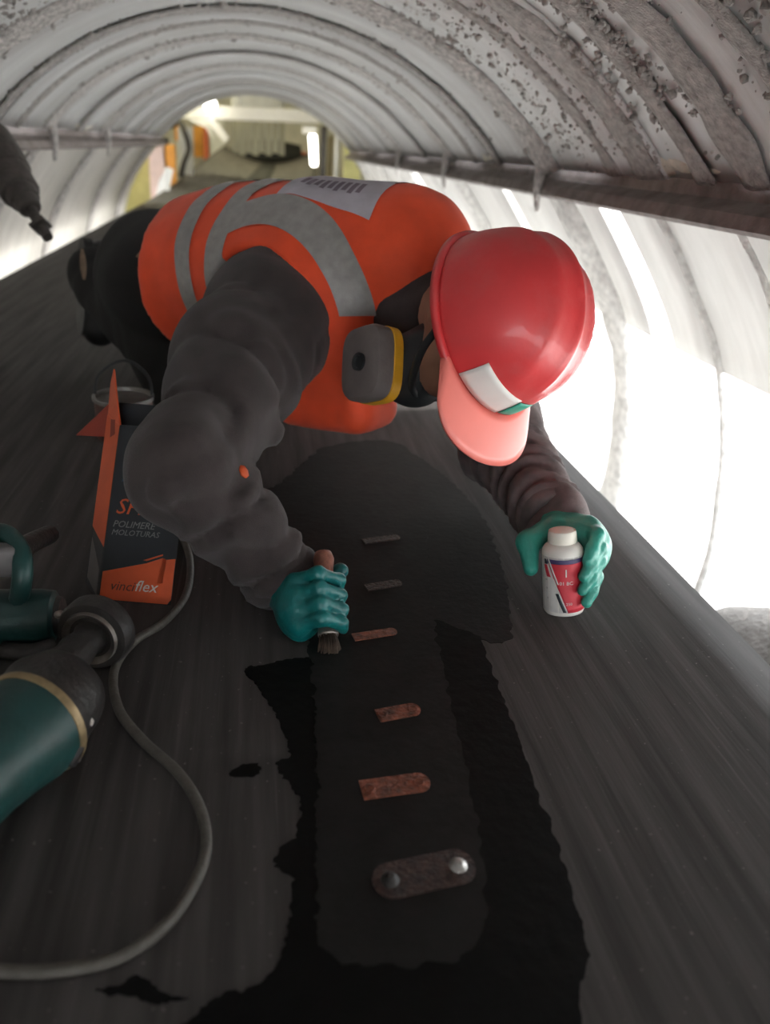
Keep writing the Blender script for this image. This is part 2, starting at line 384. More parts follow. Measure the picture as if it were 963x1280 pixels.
# ------------------------------------------------------------------ the hood over the belt: roof arch, beams, side sheets
YB, YE = -3.6, 8.2
RC, RR = -0.15, 1.14
def arch(th, r=RR): return (r * math.sin(th), RC + r * math.cos(th))
TH = math.radians(49.5)
ceiling = empty('ceiling', (0, 0, 0), kind='structure')
rib_y = [-1.6, -0.35, 0.95, 2.42, 3.72, 5.02, 6.32, 7.62]
edges = [YB] + rib_y + [YE]
for y0, y1 in zip(edges, edges[1:]):
    mid = 0.5 * (y0 + y1)
    for a, b in ((y0, mid - 0.004), (mid + 0.004, y1)):
        bm = bmesh.new()
        lift = 0.006 if a == y0 else 0.0
        bm_sheet(bm, [[(lambda q: (q[0], yy, q[1]))(arch(-TH + 2 * TH * k / 28, RR + lift)) for k in range(29)] for yy in (a - 0.012, b + 0.012)], -0.006)
        from_bm('roof_panel', bm, M['roof'], ceiling)
def arc_band(bm, y0, y1, h, th0=-TH, th1=TH, n=60, seed=0, rough=0.3):
    """caked raised band across the arch"""
    rows = []
    m = 7
    for k in range(n + 1):
        th = th0 + (th1 - th0) * k / n; row = []
        for q in range(m):
            s = q / (m - 1); y = y0 + (y1 - y0) * s
            nz = noise.noise(Vector((th * 9, y * 30, seed)))
            nz2 = noise.noise(Vector((th * 2.2, 3, seed + 9)))
            wob = 0.02 * noise.noise(Vector((th * 4, 1, seed))) + (s - 0.5) * 0.05 * noise.noise(Vector((th * 11, 2, seed)))
            hh = h * math.sin(PI * s) * (1 + rough * nz * 2 + 0.5 * nz2)
            X, Z = arch(th, RR - max(0.0, hh) - 0.0005)
            row.append((X, y + wob, Z))
        rows.append(row)
    bm_sheet(bm, rows, -0.004)
for i, y in enumerate(rib_y):
    bm = bmesh.new(); arc_band(bm, y - 0.08, y + 0.08, 0.015 if y < 3 else 0.006, seed=i, rough=0.7)
    from_bm('roof_rib', bm, M['rib'], ceiling)
for i, (y0, y1, h, a, b) in enumerate([(1.30, 1.40, 0.005, -0.1, TH), (1.50, 1.56, 0.004, 0.1, TH), (1.70, 1.82, 0.006, -0.6, TH), (1.92, 1.98, 0.004, -TH, TH),
                                   (2.92, 3.0, 0.006, -TH, TH), (3.25, 3.32, 0.004, -TH, TH), (4.3, 4.36, 0.005, -TH, TH), (0.6, 0.8, 0.02, 0.2, TH), (1.13, 1.18, 0.004, -TH, TH)]):
    bm = bmesh.new(); arc_band(bm, y0, y1, h, a, b, seed=20 + i, rough=0.5)
    from_bm('dust_ridge', bm, M['clump'], ceiling)
_t = bmesh.new(); bmesh.ops.create_icosphere(_t, subdivisions=1, radius=1.0); _t.verts.ensure_lookup_table()
ICV = np.array([v.co[:] for v in _t.verts], np.float32); ICF = np.array([[v.index for v in f.verts] for f in _t.faces]); _t.free()
LV = []; LF = []
def lumps(n, yc, ys, tha, thb, rmin, rmax):
    for _ in range(int(n * 2.6)):
        th = random.uniform(tha, thb); y = random.gauss(yc, ys)
        if noise.noise(Vector((th * 5, y * 6, yc))) + 0.5 * noise.noise(Vector((th * 17, y * 19, yc))) < -0.12: continue
        r = rmin + (rmax - rmin) * random.random() ** 3
        X, Z = arch(th, RR - r * 0.15)
        LF.append(ICF + 12 * len(LV)); LV.append(ICV * r * np.random.uniform(0.65, 1.25, (12, 1)).astype(np.float32) * np.random.uniform(0.7, 1.3, (1, 3)) + np.array([X, y, Z]))
for y in (0.95, 2.42, 3.72, 5.02): lumps(1500 if y < 3 else 500, y, 0.06, -TH, TH, 0.002, 0.012)
for yc, ys, a, b, n in ((1.36, 0.035, -0.1, TH, 1100), (1.53, 0.035, 0.1, TH, 800), (1.76, 0.05, -0.5, TH, 1500), (1.95, 0.03, -TH, TH, 700), (2.97, 0.035, -TH, TH, 800), (2.15, 0.05, -TH, TH, 400),
                        (3.27, 0.035, -TH, TH, 300), (1.15, 0.03, -TH, TH, 500)):
    lumps(n, yc, ys, a, b, 0.0015, 0.009)
lumps(1300, 0.74, 0.08, 0.3, TH, 0.003, 0.022)
me = bpy.data.meshes.new('dust_clumps'); me.from_pydata(np.concatenate(LV).tolist(), [], np.concatenate(LF).tolist())
tag(link('dust_clumps', me, M['clump'], ceiling, smooth=False), kind='stuff')

SIDE = [(0.885, 0.56), (0.96, 0.47), (1.06, 0.34), (1.148, 0.205), (1.215, 0.05), (1.262, -0.13), (1.285, -0.32), (1.285, -0.5), (1.26, -0.68), (1.21, -0.86), (1.16, -0.98)]
SP = catmull([(x, 0, z) for x, z in SIDE], 3)
def side(sgn, y, off=0.0): return [(sgn * (p.x + off), y, p.z) for p in SP]
wall_right = empty('wall_right', (1.2, 0, -0.98), kind='structure'); wall_left = empty('wall_left', (-1.2, 0, -0.98), kind='structure')
wall_right.location = (0, 0, 0); wall_left.location = (0, 0, 0)
def side_panel(sgn, a, b, m, par, off=0.0, k0=0, k1=None):
    bm = bmesh.new(); g = [side(sgn, a, off)[k0:k1], side(sgn, b, off)[k0:k1]]
    bm_sheet(bm, g, 0.004); from_bm('side_panel', bm, m, par)
def side_rib(sgn, y, w_, h, m, par, k0=0, k1=None):
    bm = bmesh.new()
    rows = []
    P = [p for p in SP][k0:k1]
    for i, p in enumerate(P):
        d = (P[min(i + 1, len(P) - 1)] - P[max(i - 1, 0)]).normalized(); nn = Vector((d.z, 0, -d.x))
        if nn.x > 0: nn = -nn
        row = []
        for q in range(7):
            s = q / 6; hh = h * math.sin(PI * s) ** 0.6 * (1 + 0.5 * noise.noise(Vector((i * 0.6, s * 3, y))))
            v = p + nn * max(0.001, hh); row.append((sgn * v.x, y + (s - 0.5) * w_ + 0.012 * noise.noise(Vector((i * 0.4, 7, y))), v.z))
        rows.append(row)
    bm_sheet(bm, rows, 0.004 if sgn < 0 else -0.004); from_bm('side_rib', bm, m, par)
# right: frosted sheets with open joints that let the daylight in
gaps = [(2.02, 2.16), (3.0, 3.10), (4.85, 5.0)]
ys = [0.35, 1.22]
side_panel(1, YB, -0.6, M['wall'], wall_right); side_panel(1, -0.59, 0.34, M['frost'], wall_right, k0=0, k1=11)
cuts = [0.35, 1.22, 1.78, 2.02, 2.16, 2.42, 3.0, 3.10, 3.72, 4.4, 4.85, 5.0, 5.7, 6.32, 7.0, 7.62, YE]
for a, b in zip(cuts, cuts[1:]):
    if (a, b) in gaps: continue
    side_panel(1, a, b, M['frost'], wall_right, off=0.004 * (int(a * 100) % 2), k0=0, k1=11)
for y, w_, h in ((0.95, 0.07, 0.03), (1.78, 0.025, 0.012), (2.42, 0.16, 0.03), (3.72, 0.10, 0.035), (5.02, 0.09, 0.03), (6.32, 0.09, 0.03), (7.62, 0.09, 0.03), (1.45, 0.02, 0.008)):
    side_rib(1, y, w_, h, M['ribR'], wall_right)
cl = [YB, -0.35, 0.95, 2.42, 3.72, 5.02, 6.32, 7.62, YE]
for a, b in zip(cl, cl[1:]): side_panel(-1, a - 0.006, b + 0.006, M['wall'], wall_left, off=0.0)
for y in cl[1:-1]: side_rib(-1, y, 0.08, 0.022, M['rib'], wall_left)
# longitudinal beams where the arch meets the side sheets
for n_, sg in (('trim_1', 1), ('trim_2', -1)):
    bm = bmesh.new()
    prof = [(0.90, 0.665), (0.865, 0.66), (0.868, 0.625), (0.885, 0.615), (0.885, 0.565), (0.845, 0.545), (0.835, 0.52), (0.845, 0.512), (0.90, 0.535)]
    rings = []
    ny = 40
    for k in range(ny + 1):
        y = YB + (YE - YB) * k / ny
        rings.append([bm.verts.new((sg * x, y, z)) for x, z in prof])
    for a, b in zip(rings, rings[1:]):
        for q in range(len(prof)): bm.faces.new((a[q], a[(q + 1) % len(prof)], b[(q + 1) % len(prof)], b[q]))
    bm.faces.new(rings[0]); bm.faces.new(rings[-1][::-1])
    t = tag(from_bm(n_, bm, M['beam'], smooth=False), kind='structure')
    # crusted foam sealing left along the top flange
    for a, b in (((1.38, 2.12), (2.95, 3.3)) if sg > 0 else ((4.2, 4.8),)):
        fb = bmesh.new(); n2 = 30; rows = []
        for k in range(n2 + 1):
            y = a + (b - a) * k / n2; s = math.sin(PI * k / n2) ** 0.4
            row = []
            for q in range(7):
                ph = -PI / 2 + PI * q / 6
                rr = 0.034 * s * (1 + 0.5 * noise.noise(Vector((y * 14, q * 0.5, 3)))) + 0.001
                row.append((sg * (0.866 - 0.7 * rr * math.cos(ph)), y, 0.638 + 1.1 * rr * math.sin(ph)))
            rows.append(row)
        bm_sheet(fb, rows, 0.002); from_bm('foam_strip', fb, M['foam'], t)
    for y in (2.42, 3.72, 5.02):              # dust dribbles running off the ribs over the beam
        fb = bmesh.new(); pts = [(sg * 0.85, y, 0.66), (sg * 0.842, y + 0.01, 0.6), (sg * 0.832, y - 0.01, 0.53), (sg * 0.84, y - 0.01, 0.47)]
        bm_tube(fb, pts, lambda s: 0.026 * (1 - 0.75 * s), 8, 4); from_bm('dust_dribble', fb, M['rib'], t)
# ends of the hood, ground
MD = Vector((1.32, 1.12, -1.0))
md = link('dust_mound', net(lambda P: smax(U(0.2, ell(P, MD, (0.40, 0.75, 0.72)), ell(P, MD + Vector((0.5, -0.3, 0)), (0.5, 0.7, 0.5)), ell(P, MD + Vector((0.1, -1.0, 0)), (0.36, 0.8, 0.45))) + 0.03 * snoise(P, 9, 1) + 0.012 * snoise(P, 34, 6), -1.0 - P[:, 2], 0.02), (0.9, -0.6, -1.04), (2.9, 2.9, -0.2), 0.035), M['mound'])
tag(md, 'grey heap of spilled dust outside the belt at lower right', 'mound')
bm = bmesh.new(); bm_box(bm, (0, 6, -1.05), (40, 40, 0.05)); tag(from_bm('floor', bm, M['ground'], smooth=False), kind='structure')

# ------------------------------------------------------------------ the belt
BL, BR = -1.07, 0.70
belt = empty('conveyor_belt', (-0.19, 0, 0), 'wide dark grey rubber conveyor belt the worker kneels on', 'conveyor belt')
bm = bmesh.new(); rows = []
ylist = list(np.linspace(-3.4, 8, 57)) + list(np.linspace(8.4, 16.2, 30))
for y in ylist:
    t = max(0.0, (y - 8.2) / 7.8); t2 = t * t * (3 - 2 * t) if t < 1 else 1
    row = []
    for k in range(25):
        s = -1 + 2 * k / 24
        cx = -0.19 + 0.40 * t2; x = cx + 0.885 * s * (1 - 0.10 * t2)
        z = t2 * (0.26 + 0.24 * s * s)
        row.append((x, y, z))
    rows.append(row)
bm_sheet(bm, rows, 0.016 if True else 0)
bo = from_bm('belt_sheet', bm, M['belt'], belt)
def patch(name, pix, m, z0, z1, par=belt, jag=0.0, rnd=False, ragged=False):
    P = [onz(*p, z1) for p in pix]; out = []
    if rnd: P = catmull(P[-2:] + P + P[:2], 4)[8:-9]
    for i, p in enumerate(P):
        q = P[(i + 1) % len(P)]
        n = max(1, int((q - p).length / 0.0025)) if jag else 1
        for k in range(n):
            v = p.lerp(q, k / n)
            if jag: v = v + Vector((noise.noise(v * 60), noise.noise(v * 60 + Vector((9, 0, 0))), 0)) * jag + Vector((noise.noise(v * 200), noise.noise(v * 200 + Vector((9, 0, 0))), 0)) * jag * (0.6 if v.x < 0.12 else 0.2) + Vector((abs(noise.noise(v * 420)), 0, 0)) * (jag * 0.8 if ragged and v.x < 0.1 else 0)
            out.append((v.x, v.y))
    b = bmesh.new(); bm_slab(b, out, z0, z1); return from_bm(name, b, m, par, smooth=False)
patch('adhesive_coat', [(305, 836), (345, 826), (390, 820), (420, 770), (505, 768), (545, 775), (600, 795), (620, 850), (645, 910), (668, 980), (690, 1030), (714, 1110), (738, 1190), (724, 1240), (728, 1300),
                        (200, 1300), (240, 1268), (280, 1240), (330, 1225), (352, 1190), (366, 1120), (364, 1096), (342, 1080), (346, 1062), (372, 1045), (374, 1000), (358, 975), (345, 955), (362, 945), (352, 905), (330, 870)],
      M['glue'], 0.0002, 0.0009, jag=0.005, ragged=True)
patch('adhesive_smear', [(118, 1238), (150, 1228), (168, 1222), (190, 1230), (232, 1246), (200, 1252), (160, 1244)], M['glue'], 0.0002, 0.0008, jag=0.005, ragged=True)
patch('adhesive_smear', [(286, 968), (300, 956), (322, 954), (326, 966), (306, 972)], M['glue'], 0.0002, 0.0008, jag=0.005, ragged=True)
patch('splice_strip', [(400, 560), (505, 556), (530, 640), (540, 760), (560, 860), (588, 980), (606, 1100), (598, 1180), (520, 1206), (405, 1190), (398, 1080), (395, 960), (392, 860), (372, 760), (320, 690), (315, 625)], M['splice'], 0.0003, 0.0014, jag=0.006, rnd=True)
patch('wet_stripe', [(318, 640), (330, 612), (420, 596), (500, 560), (600, 640), (640, 780), (600, 800), (520, 770), (470, 720), (350, 740)], M['splice'], 0.0002, 0.0007, jag=0.006, rnd=True)
for i, (x0, y0, x1, y1, hw, mm, bolts) in enumerate([(474, 1104, 586, 1080, 19, 'plate_dark', (0, 1)), (452, 988, 533, 977, 12, 'plate', ()), (472, 895, 522, 886, 9, 'plate', ()), (442, 797, 494, 789, 6, 'plate', ()),
                                                 (458, 735, 500, 728, 6, 'plate_dark', ()), (455, 677, 498, 671, 5, 'plate_dark', ())]):
    a = onz(x0, y0, 0.002); b = onz(x1, y1, 0.002); d = (b - a).normalized(); nn = Vector((-d.y, d.x, 0)); ww = hw / 960 * (a - Vector(CAM)).length * 1.25
    out = []
    for k in range(9): ph = PI / 2 - PI * k / 8; out.append(b - d * ww * 0.6 + nn * ww * math.sin(ph) + d * ww * math.cos(ph) * 0.9)
    if bolts:
        for k in range(9): ph = -PI / 2 - PI * k / 8; out.append(a + d * ww * 0.6 + nn * ww * math.sin(ph) + d * ww * math.cos(ph) * 0.9)
    else: out += [a - nn * ww, a + nn * ww]
    bb = bmesh.new(); bm_slab(bb, [(p.x, p.y) for p in out], 0.001, 0.0032)
    pl = from_bm('fastener_plate', bb, M[mm], belt, smooth=False)
    for q in (0, 1):
        c = a.lerp(b, 0.88 if q else 0.12); bb = bmesh.new()
        if bolts:
            bm_lathe(bb, [(0.009, 0.003), (0.0085, 0.0042), (0.006, 0.0046), (0.005, 0.0075), (0.003, 0.0085), (0.0004, 0.0088)], (c.x, c.y, 0), (0, 0, 1), 14)
            from_bm('bolt', bb, M['tooldark' if q == 0 else 'bolt'], pl)
        elif i < 3:
            bm_lathe(bb, [(0.0065, 0.003), (0.0062, 0.0038), (0.0045, 0.0038), (0.004, 0.0034), (0.0004, 0.0034)], (c.x, c.y, 0), (0, 0, 1), 14)
            from_bm('rivet', bb, M[mm], pl)
# dark stripe along the middle of the far end of the belt
bm = bmesh.new(); rows = []
for y in np.linspace(9.0, 16.0, 20):
    t = (y - 8.2) / 7.8; t2 = t * t * (3 - 2 * t); cx = -0.19 + 0.40 * t2; z = t2 * 0.26
    rows.append([(cx - 0.14, y, z + 0.006), (cx + 0.17, y, z + 0.006)])
bm_sheet(bm, rows, 0.003); from_bm('dark_stripe', bm, M['trouser'], belt)

# ------------------------------------------------------------------ the worker
P0 = at(215, 350, 1.86); P1 = at(445, 352, 1.50)
RSH = at(338, 398, 1.39); LSH = at(590, 385, 1.53); RELB = at(238, 588, 0.98); RWR = at(350, 720, 0.965)
LELB = at(628, 555, 1.30); LWR = at(690, 645, 1.05)
NECK = at(545, 390, 1.34)
TA = (P1 - P0).normalized(); TL = (RSH - LSH); TL = (TL - TA * TL.dot(TA)).normalized(); TD = TL.cross(TA)
TR = Matrix((TA, TL, TD)).transposed()
def tp(a, l, d): return P0 + TA * a + TL * l + TD * d
person = empty('person', (P0.x, P0.y + 0.05, 0), 'kneeling person in orange vest and red hard hat bending over the belt', 'person')
HU = (CR * 0.73 + CB * 0.66 + CU * 0.10).normalized(); HF = -CU + CR * (-0.15); HF = (HF - HU * HF.dot(HU)).normalized(); HX = HF.cross(HU)
HO = at(612, 410, 1.11); HR = Matrix((HX, HF, HU)).transposed()
def hp(x, y, z): return HO + HX * x + HF * y + HU * z
HIPR = tp(-0.10, 0.06, 0.0); HIPL = tp(-0.06, -0.12, 0.0)
HIPR = at(190, 345, 1.98); HIPL = at(225, 320, 2.1)
KNR = at(240, 455, 1.78); KNR.z = 0.085; KNL = KNR + Vector((0.26, 0.22, 0))
ANR = at(120, 345, 2.16); ANL = ANR + Vector((0.2, 0.2, -0.02))

def torso(P, g=0.0):
    R = TR
    return U(0.09, ell(P, tp(0.03, 0, 0), (0.17 + g, 0.165 + g, 0.135 + g), R), ell(P, tp(0.24, 0, 0.025), (0.20 + g, 0.175 + g, 0.14 + g), R),
             ell(P, tp(0.42, -0.01, 0.015), (0.17 + g, 0.195 + g, 0.135 + g), R), cone(P, RSH + TL * -0.05 + TA * 0.02, LSH + TL * 0.06, 0.085 + g, 0.085 + g))
def f_body(P):
    skull = U(0.03, ell(P, hp(0, -0.012, 0.035), (0.072, 0.092, 0.085), HR), ell(P, hp(0, 0.028, -0.045), (0.056, 0.062, 0.075), HR), ell(P, hp(0, 0.055, -0.105), (0.028, 0.026, 0.022), HR))
    skull = smin(skull, cone(P, hp(0, 0.088, -0.015), hp(0, 0.112, -0.048), 0.008, 0.014), 0.015)
    skull = smin(skull, ell(P, hp(0, 0.082, -0.082), (0.024, 0.012, 0.009), HR), 0.01)
    for s in (-1, 1):
        skull = smax(skull, -ell(P, hp(0.032 * s, 0.098, -0.008), (0.017, 0.014, 0.011), HR), 0.012)
        skull = smin(skull, ell(P, hp(0.076 * s, -0.01, -0.03), (0.010, 0.02, 0.032), HR), 0.008)
    b = smin(skull, cone(P, hp(0, -0.03, -0.04), NECK, 0.055, 0.062), 0.04)
    b = smin(b, torso(P, -0.035), 0.06)
    for s, e, wr in ((RSH, RELB, RWR), (LSH, LELB, LWR)):
        b = U(0.03, b, cone(P, s, e, 0.058, 0.045), cone(P, e, wr, 0.042, 0.03))
    for h, k, a in ((HIPR, KNR, ANR), (HIPL, KNL, ANL)):
        b = U(0.04, b, cone(P, h, k, 0.075, 0.055), cone(P, k, a, 0.05, 0.04))
    return smax(b, 0.012 - P[:, 2], 0.01)
LO = (-0.62, 0.80, -0.02); HI = (0.72, 2.62, 0.72)
body = link('body', net(f_body, LO, HI, 0.014), M['skin'], person)
for s in (-1, 1):
    bm = bmesh.new(); bmesh.ops.create_uvsphere(bm, u_segments=12, v_segments=8, radius=0.0125)
    for v in bm.verts: v.co += hp(0.032 * s, 0.083, -0.008)
    from_bm('eye', bm, M['white'], person)
link('hair', net(lambda P: smax(ell(P, hp(0, -0.016, 0.032), (0.079, 0.097, 0.09), HR), -rbox(P, hp(0, 0.10, -0.06), (0.2, 0.085, 0.1), HR, 0.03), 0.01), hp(0, 0, 0) - Vector((.2, .2, .2)), hp(0, 0, 0) + Vector((.2, .2, .2)), 0.008), M['hair'], person)

# trousers and boots
def f_tr(P):
    h = U(0.07, ell(P, at(205, 345, 1.97), (0.15, 0.16, 0.15)), ell(P, tp(0.03, 0, -0.01), (0.17, 0.170, 0.140), TR))
    for k0, k1, k2, p in ((HIPR, KNR, ANR, 0.3), (HIPL, KNL, ANL, 1.7)):
        h = U(0.05, h, fold_cone(P, k0, k1, 0.115, 0.088, 0.004, 4, p), fold_cone(P, k1, k2, 0.085, 0.072, 0.004, 4, p + 1))
    return smax(h + 0.005 * snoise(P, 26, 3), 0.003 - P[:, 2], 0.01)
tro = link('trousers', net(f_tr, (-0.75, 1.45, -0.03), (0.6, 2.7, 0.62), 0.011), M['trouser'], person)
def boot(heel, toe, back):
    heel = Vector(heel); toe = Vector(toe); d = (toe - heel).normalized(); s = Vector(back); s = (s - d * s.dot(d)).normalized(); t = d.cross(s)
    R = Matrix((d, t, s)).transposed(); L = (toe - heel).length; c = (heel + toe) / 2
    def fb(P):
        b = U(0.05, rbox(P, c + d * 0.01 - s * 0.03, (L / 2, 0.044, 0.035), R, 0.033), cone(P, heel + d * 0.05 - s * 0.045, heel + d * 0.05 - s * 0.16, 0.05, 0.056), ell(P, toe - d * 0.05 - s * 0.03, (0.07, 0.05, 0.042), R))
        return smax(b, 0.003 - P[:, 2], 0.004)
    g = link('boot', net(fb, c - Vector((.32, .32, .32)), c + Vector((.32, .32, .32)), 0.01), M['boot'], person)
    bm = bmesh.new(); pts = []
    for k in range(24):
        a = 2 * PI * k / 24; x = math.cos(a); y = math.sin(a); ww = 0.044 * (1 - 0.22 * math.exp(-((x + 0.15) / 0.35) ** 2))
        pts.append(c + d * (L / 2 + 0.004) * abs(x) ** 0.75 * (1 if x > 0 else -1) + t * ww * abs(y) ** 0.8 * (1 if y > 0 else -1) + s * -0.002)
    bm_prism(bm, pts, s * 0.022); so_ = from_bm('sole', bm, M['boot'], g, smooth=False)
    bm = bmesh.new(); bm_box(bm, c - d * (L * 0.17) + s * 0.024, (0.035, 0.012, 0.004), R, 0.002); from_bm('worn_tread', bm, M['sole'], so_)
boot(at(112, 300, 2.2), at(110, 418, 2.13), -CR * 0.75 + CB * 0.55)
boot(at(112, 300, 2.2) + Vector((.25, .24, -0.03)), at(110, 418, 2.13) + Vector((.25, .24, 0)), Vector((-.5, .8, 0.1)))

def scuff(o, px0, py0, px1, py1, wd, m):                     # pale scuff rubbed into boot or cloth
    dg = bpy.context.evaluated_depsgraph_get(); dg.update(); g = []
    for k in range(9):
        t = k / 8; hw = wd * math.sin(PI * (0.12 + 0.76 * t)); row = []
        for q in (-1, -0.5, 0, 0.5, 1):
            r = Vector(ray(px0 + (px1 - px0) * t + q * hw, py0 + (py1 - py0) * t)); h, p, n, _ = o.ray_cast(Vector(CAM) - o.matrix_world.translation, r)
            if not h: return
            row.append(p + o.matrix_world.translation + n * 0.0015)
        g.append(row)
    bm = bmesh.new(); bm_sheet(bm, g, 0.0008); from_bm('scuff', bm, m, o)
for o in [q for q in bpy.data.objects if q.name == 'boot'] + [tro]:
    scuff(o, 103, 312, 106, 350, 4, M['sole'])
scuff(tro, 172, 322, 182, 312, 4, M['sole'])

# jacket: one garment with both sleeves
def f_jk(P):
    t = torso(P, 0.006)
    t = smin(t, ell(P, tp(0.30, 0.0, -0.09), (0.18, 0.12, 0.08), TR), 0.06)
    t = smin(t, cone(P, tp(0.50, -0.01, 0.0), NECK + (HO - NECK) * 0.25, 0.105, 0.082), 0.05)
    a = (P - np.array(P0, np.float32)) @ np.array(TA, np.float32)
    t = smax(t, 0.10 - a, 0.01)
    r = U(0.035, fold_cone(P, RSH, RELB, 0.116, 0.075, 0.009, 3.5, 0.4), fold_cone(P, RELB, RWR, 0.070, 0.054, 0.008, 4, 1.9), ell(P, RSH.lerp(RELB, 0.4) - TA * 0.02, (0.10, 0.10, 0.115)))
    l = U(0.03, fold_cone(P, LSH, LELB, 0.088, 0.078, 0.007, 5, 2.0), fold_cone(P, LELB, LWR, 0.075, 0.051, 0.010, 6.5, 0.2))
    cr = np.exp(-(snoise(P, 24, 21) / 0.13) ** 2)
    ec = np.array(RELB.lerp(RSH, 0.25), np.float32); near = np.exp(-(np.linalg.norm(P - ec, axis=-1) / 0.17) ** 2)
    return smax(U(0.04, t, r, l) + 0.004 * snoise(P, 30, 5) + cr * (0.004 + 0.010 * near), 0.003 - P[:, 2], 0.01)
def sleeve_light(nt, co):                     # window light on the left forearm, painted into the cloth colour
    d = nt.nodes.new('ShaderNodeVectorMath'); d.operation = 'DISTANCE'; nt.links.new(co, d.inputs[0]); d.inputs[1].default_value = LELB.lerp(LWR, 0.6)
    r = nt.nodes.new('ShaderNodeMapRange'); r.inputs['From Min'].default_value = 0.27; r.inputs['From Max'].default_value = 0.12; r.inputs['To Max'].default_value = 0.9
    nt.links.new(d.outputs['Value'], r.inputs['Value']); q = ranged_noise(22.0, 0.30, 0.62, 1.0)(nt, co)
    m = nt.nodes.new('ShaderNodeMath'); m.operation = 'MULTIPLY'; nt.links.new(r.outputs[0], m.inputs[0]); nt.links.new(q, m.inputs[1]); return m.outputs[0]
extra_dust_or_light(M['jacket'], (0.17, 0.125, 0.125), sleeve_light)
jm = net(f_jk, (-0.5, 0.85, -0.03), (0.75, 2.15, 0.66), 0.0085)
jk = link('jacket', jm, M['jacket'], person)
for (a, b, ra, nm) in ((RELB, RWR, 0.054, 'cuff'), (LELB, LWR, 0.049, 'cuff')):
    bm = bmesh.new(); d = (b - a).normalized()
    bm_lathe(bm, [(ra - 0.004, -0.028), (ra + 0.002, -0.02), (ra + 0.003, 0.0), (ra - 0.001, 0.012), (ra - 0.012, 0.014), (ra - 0.013, 0.0)], b, d, 24)
    from_bm(nm, bm, M['jacket'], jk)
bm = bmesh.new()                      # small red tag sewn on the right sleeve
rt = Vector(CAM) + Vector(ray(304, 590)) * 1.0
hit, loc, nrm, _ = jk.ray_cast(Vector(CAM), Vector(ray(304, 590)))
if hit: bm_lathe(bm, [(0.0095, -0.001), (0.0095, 0.0015), (0.004, 0.002), (0.0004, 0.002)], loc + nrm * 0.001, nrm, 7)
if hit: from_bm('sleeve_tag', bm, M['carton_orange'], jk)

# hi-vis vest
def f_vest(P):
    t = torso(P, 0.024)
    t = smin(t, ell(P, tp(0.03, 0.02, -0.01), (0.19, 0.175, 0.15), TR), 0.06)
    t = smin(t, cone(P, tp(0.50, 0.04, 0.03), tp(0.665, 0.03, 0.045), 0.150, 0.118), 0.05)
    fl = rbox(P, at(418, 478, 1.40), (0.115, 0.075, 0.085), TR, 0.04)
    t = smin(t, fl, 0.05)
    a = (P - np.array(P0, np.float32)) @ np.array(TA, np.float32)
    t = smax(t, -(a - 0.125), 0.015)
    arm = cone(P, RSH + TA * -0.02 + TL * 0.03, RSH + (RELB - RSH) * 0.5 + TL * 0.02, 0.118, 0.13)
    t = smax(t, -arm, 0.012)
    arm2 = cone(P, LSH - TL * 0.13 - TD * 0.02, LELB, 0.085, 0.10)
    t = smax(t, -arm2, 0.012)
    t = smax(t, -cone(P, tp(0.70, 0.03, -0.12), tp(0.93, 0.0, 0.0), 0.085, 0.125), 0.012)
    return t + 0.006 * snoise(P, 20, 8) + 0.0025 * snoise(P, 48, 12)
vm = net(f_vest, (-0.5, 1.05, -0.02), (0.75, 2.15, 0.68), 0.0085)
vest = link('vest', vm, M['vest'], person)
def band(name, m, planes, keep=None, off=0.0025):
    bm = clip_copy(vm, planes, off, keep=keep)
    if len(bm.faces): from_bm(name, bm, M[m], vest)
def slab(axis, lo, hi): return [(P0 + axis * lo, axis), (P0 + axis * hi, -axis)]
band('reflective_band', 'band', slab(TA, 0.255, 0.30))
band('reflective_band', 'band', slab(TA, 0.345, 0.39))
bm = clip_copy(vm, [(P0 + TA * 0.385, TA), (P0 - TD * 0.05, TD)], 0.0)
armd = lambda P: cone(P, RSH + TA * -0.02 + TL * 0.03, RSH + (RELB - RSH) * 0.5 + TL * 0.02, 0.118, 0.13)
iso_cut(bm, lambda P: 0.042 - armd(P)); iso_cut(bm, lambda P: armd(P) - 0.105); bm.normal_update()
for v in bm.verts: v.co += v.normal * 0.0025
from_bm('shoulder_band', bm, M['band'], vest)
band('shoulder_band', 'band', slab(TL, -0.135, -0.075) + [(P0 + TA * 0.375, TA)])
band('back_panel', 'patch', slab(TA, 0.46, 0.66) + slab(TL, -0.06, 0.135) + [(P0, TD)], off=0.002)
for k in range(9):
    c0 = 0.49 + 0.015 * k
    band('back_print', 'print', slab(TA, c0, c0 + 0.010) + slab(TL, 0.082, 0.106 + 0.004 * (k % 2)) + [(P0, TD)], off=0.0035)

# hard hat
def dome(th, ph, off=0.0):
    """th around from the front, ph from the rim (0) to the crown (pi/2)"""
    rx, ry, rz = 0.126 + off, 0.134 + off, 0.150 + off
    x = math.sin(th) * math.cos(ph) ** 0.85; y = math.cos(th) * math.cos(ph) ** 0.85; z = math.sin(ph)
    p = Vector((x * rx, y * ry - 0.004, z * rz))
    rd = 0.0
    for x0, a in ((0.0, 0.006), (0.046, 0.0045), (-0.046, 0.0045)):
        rd += a * math.exp(-((p.x - x0) / 0.009) ** 2) * min(1, max(0, (math.sin(ph) - 0.35) / 0.3))
    n = Vector((x / rx, y / ry, z / rz)).normalized()
    return p + n * rd
def HW(p): return HO + HR @ p
bm = bmesh.new(); nt_, np_ = 72, 22; rings = []
for j in range(np_):
    ph = (PI / 2) * j / np_; rings.append([bm.verts.new(HW(dome(2 * PI * k / nt_, ph))) for k in range(nt_)])
topv = bm.verts.new(HW(dome(0, PI / 2)))
for a, b in zip(rings, rings[1:]):
    for k in range(nt_): bm.faces.new((a[k], a[(k + 1) % nt_], b[(k + 1) % nt_], b[k]))
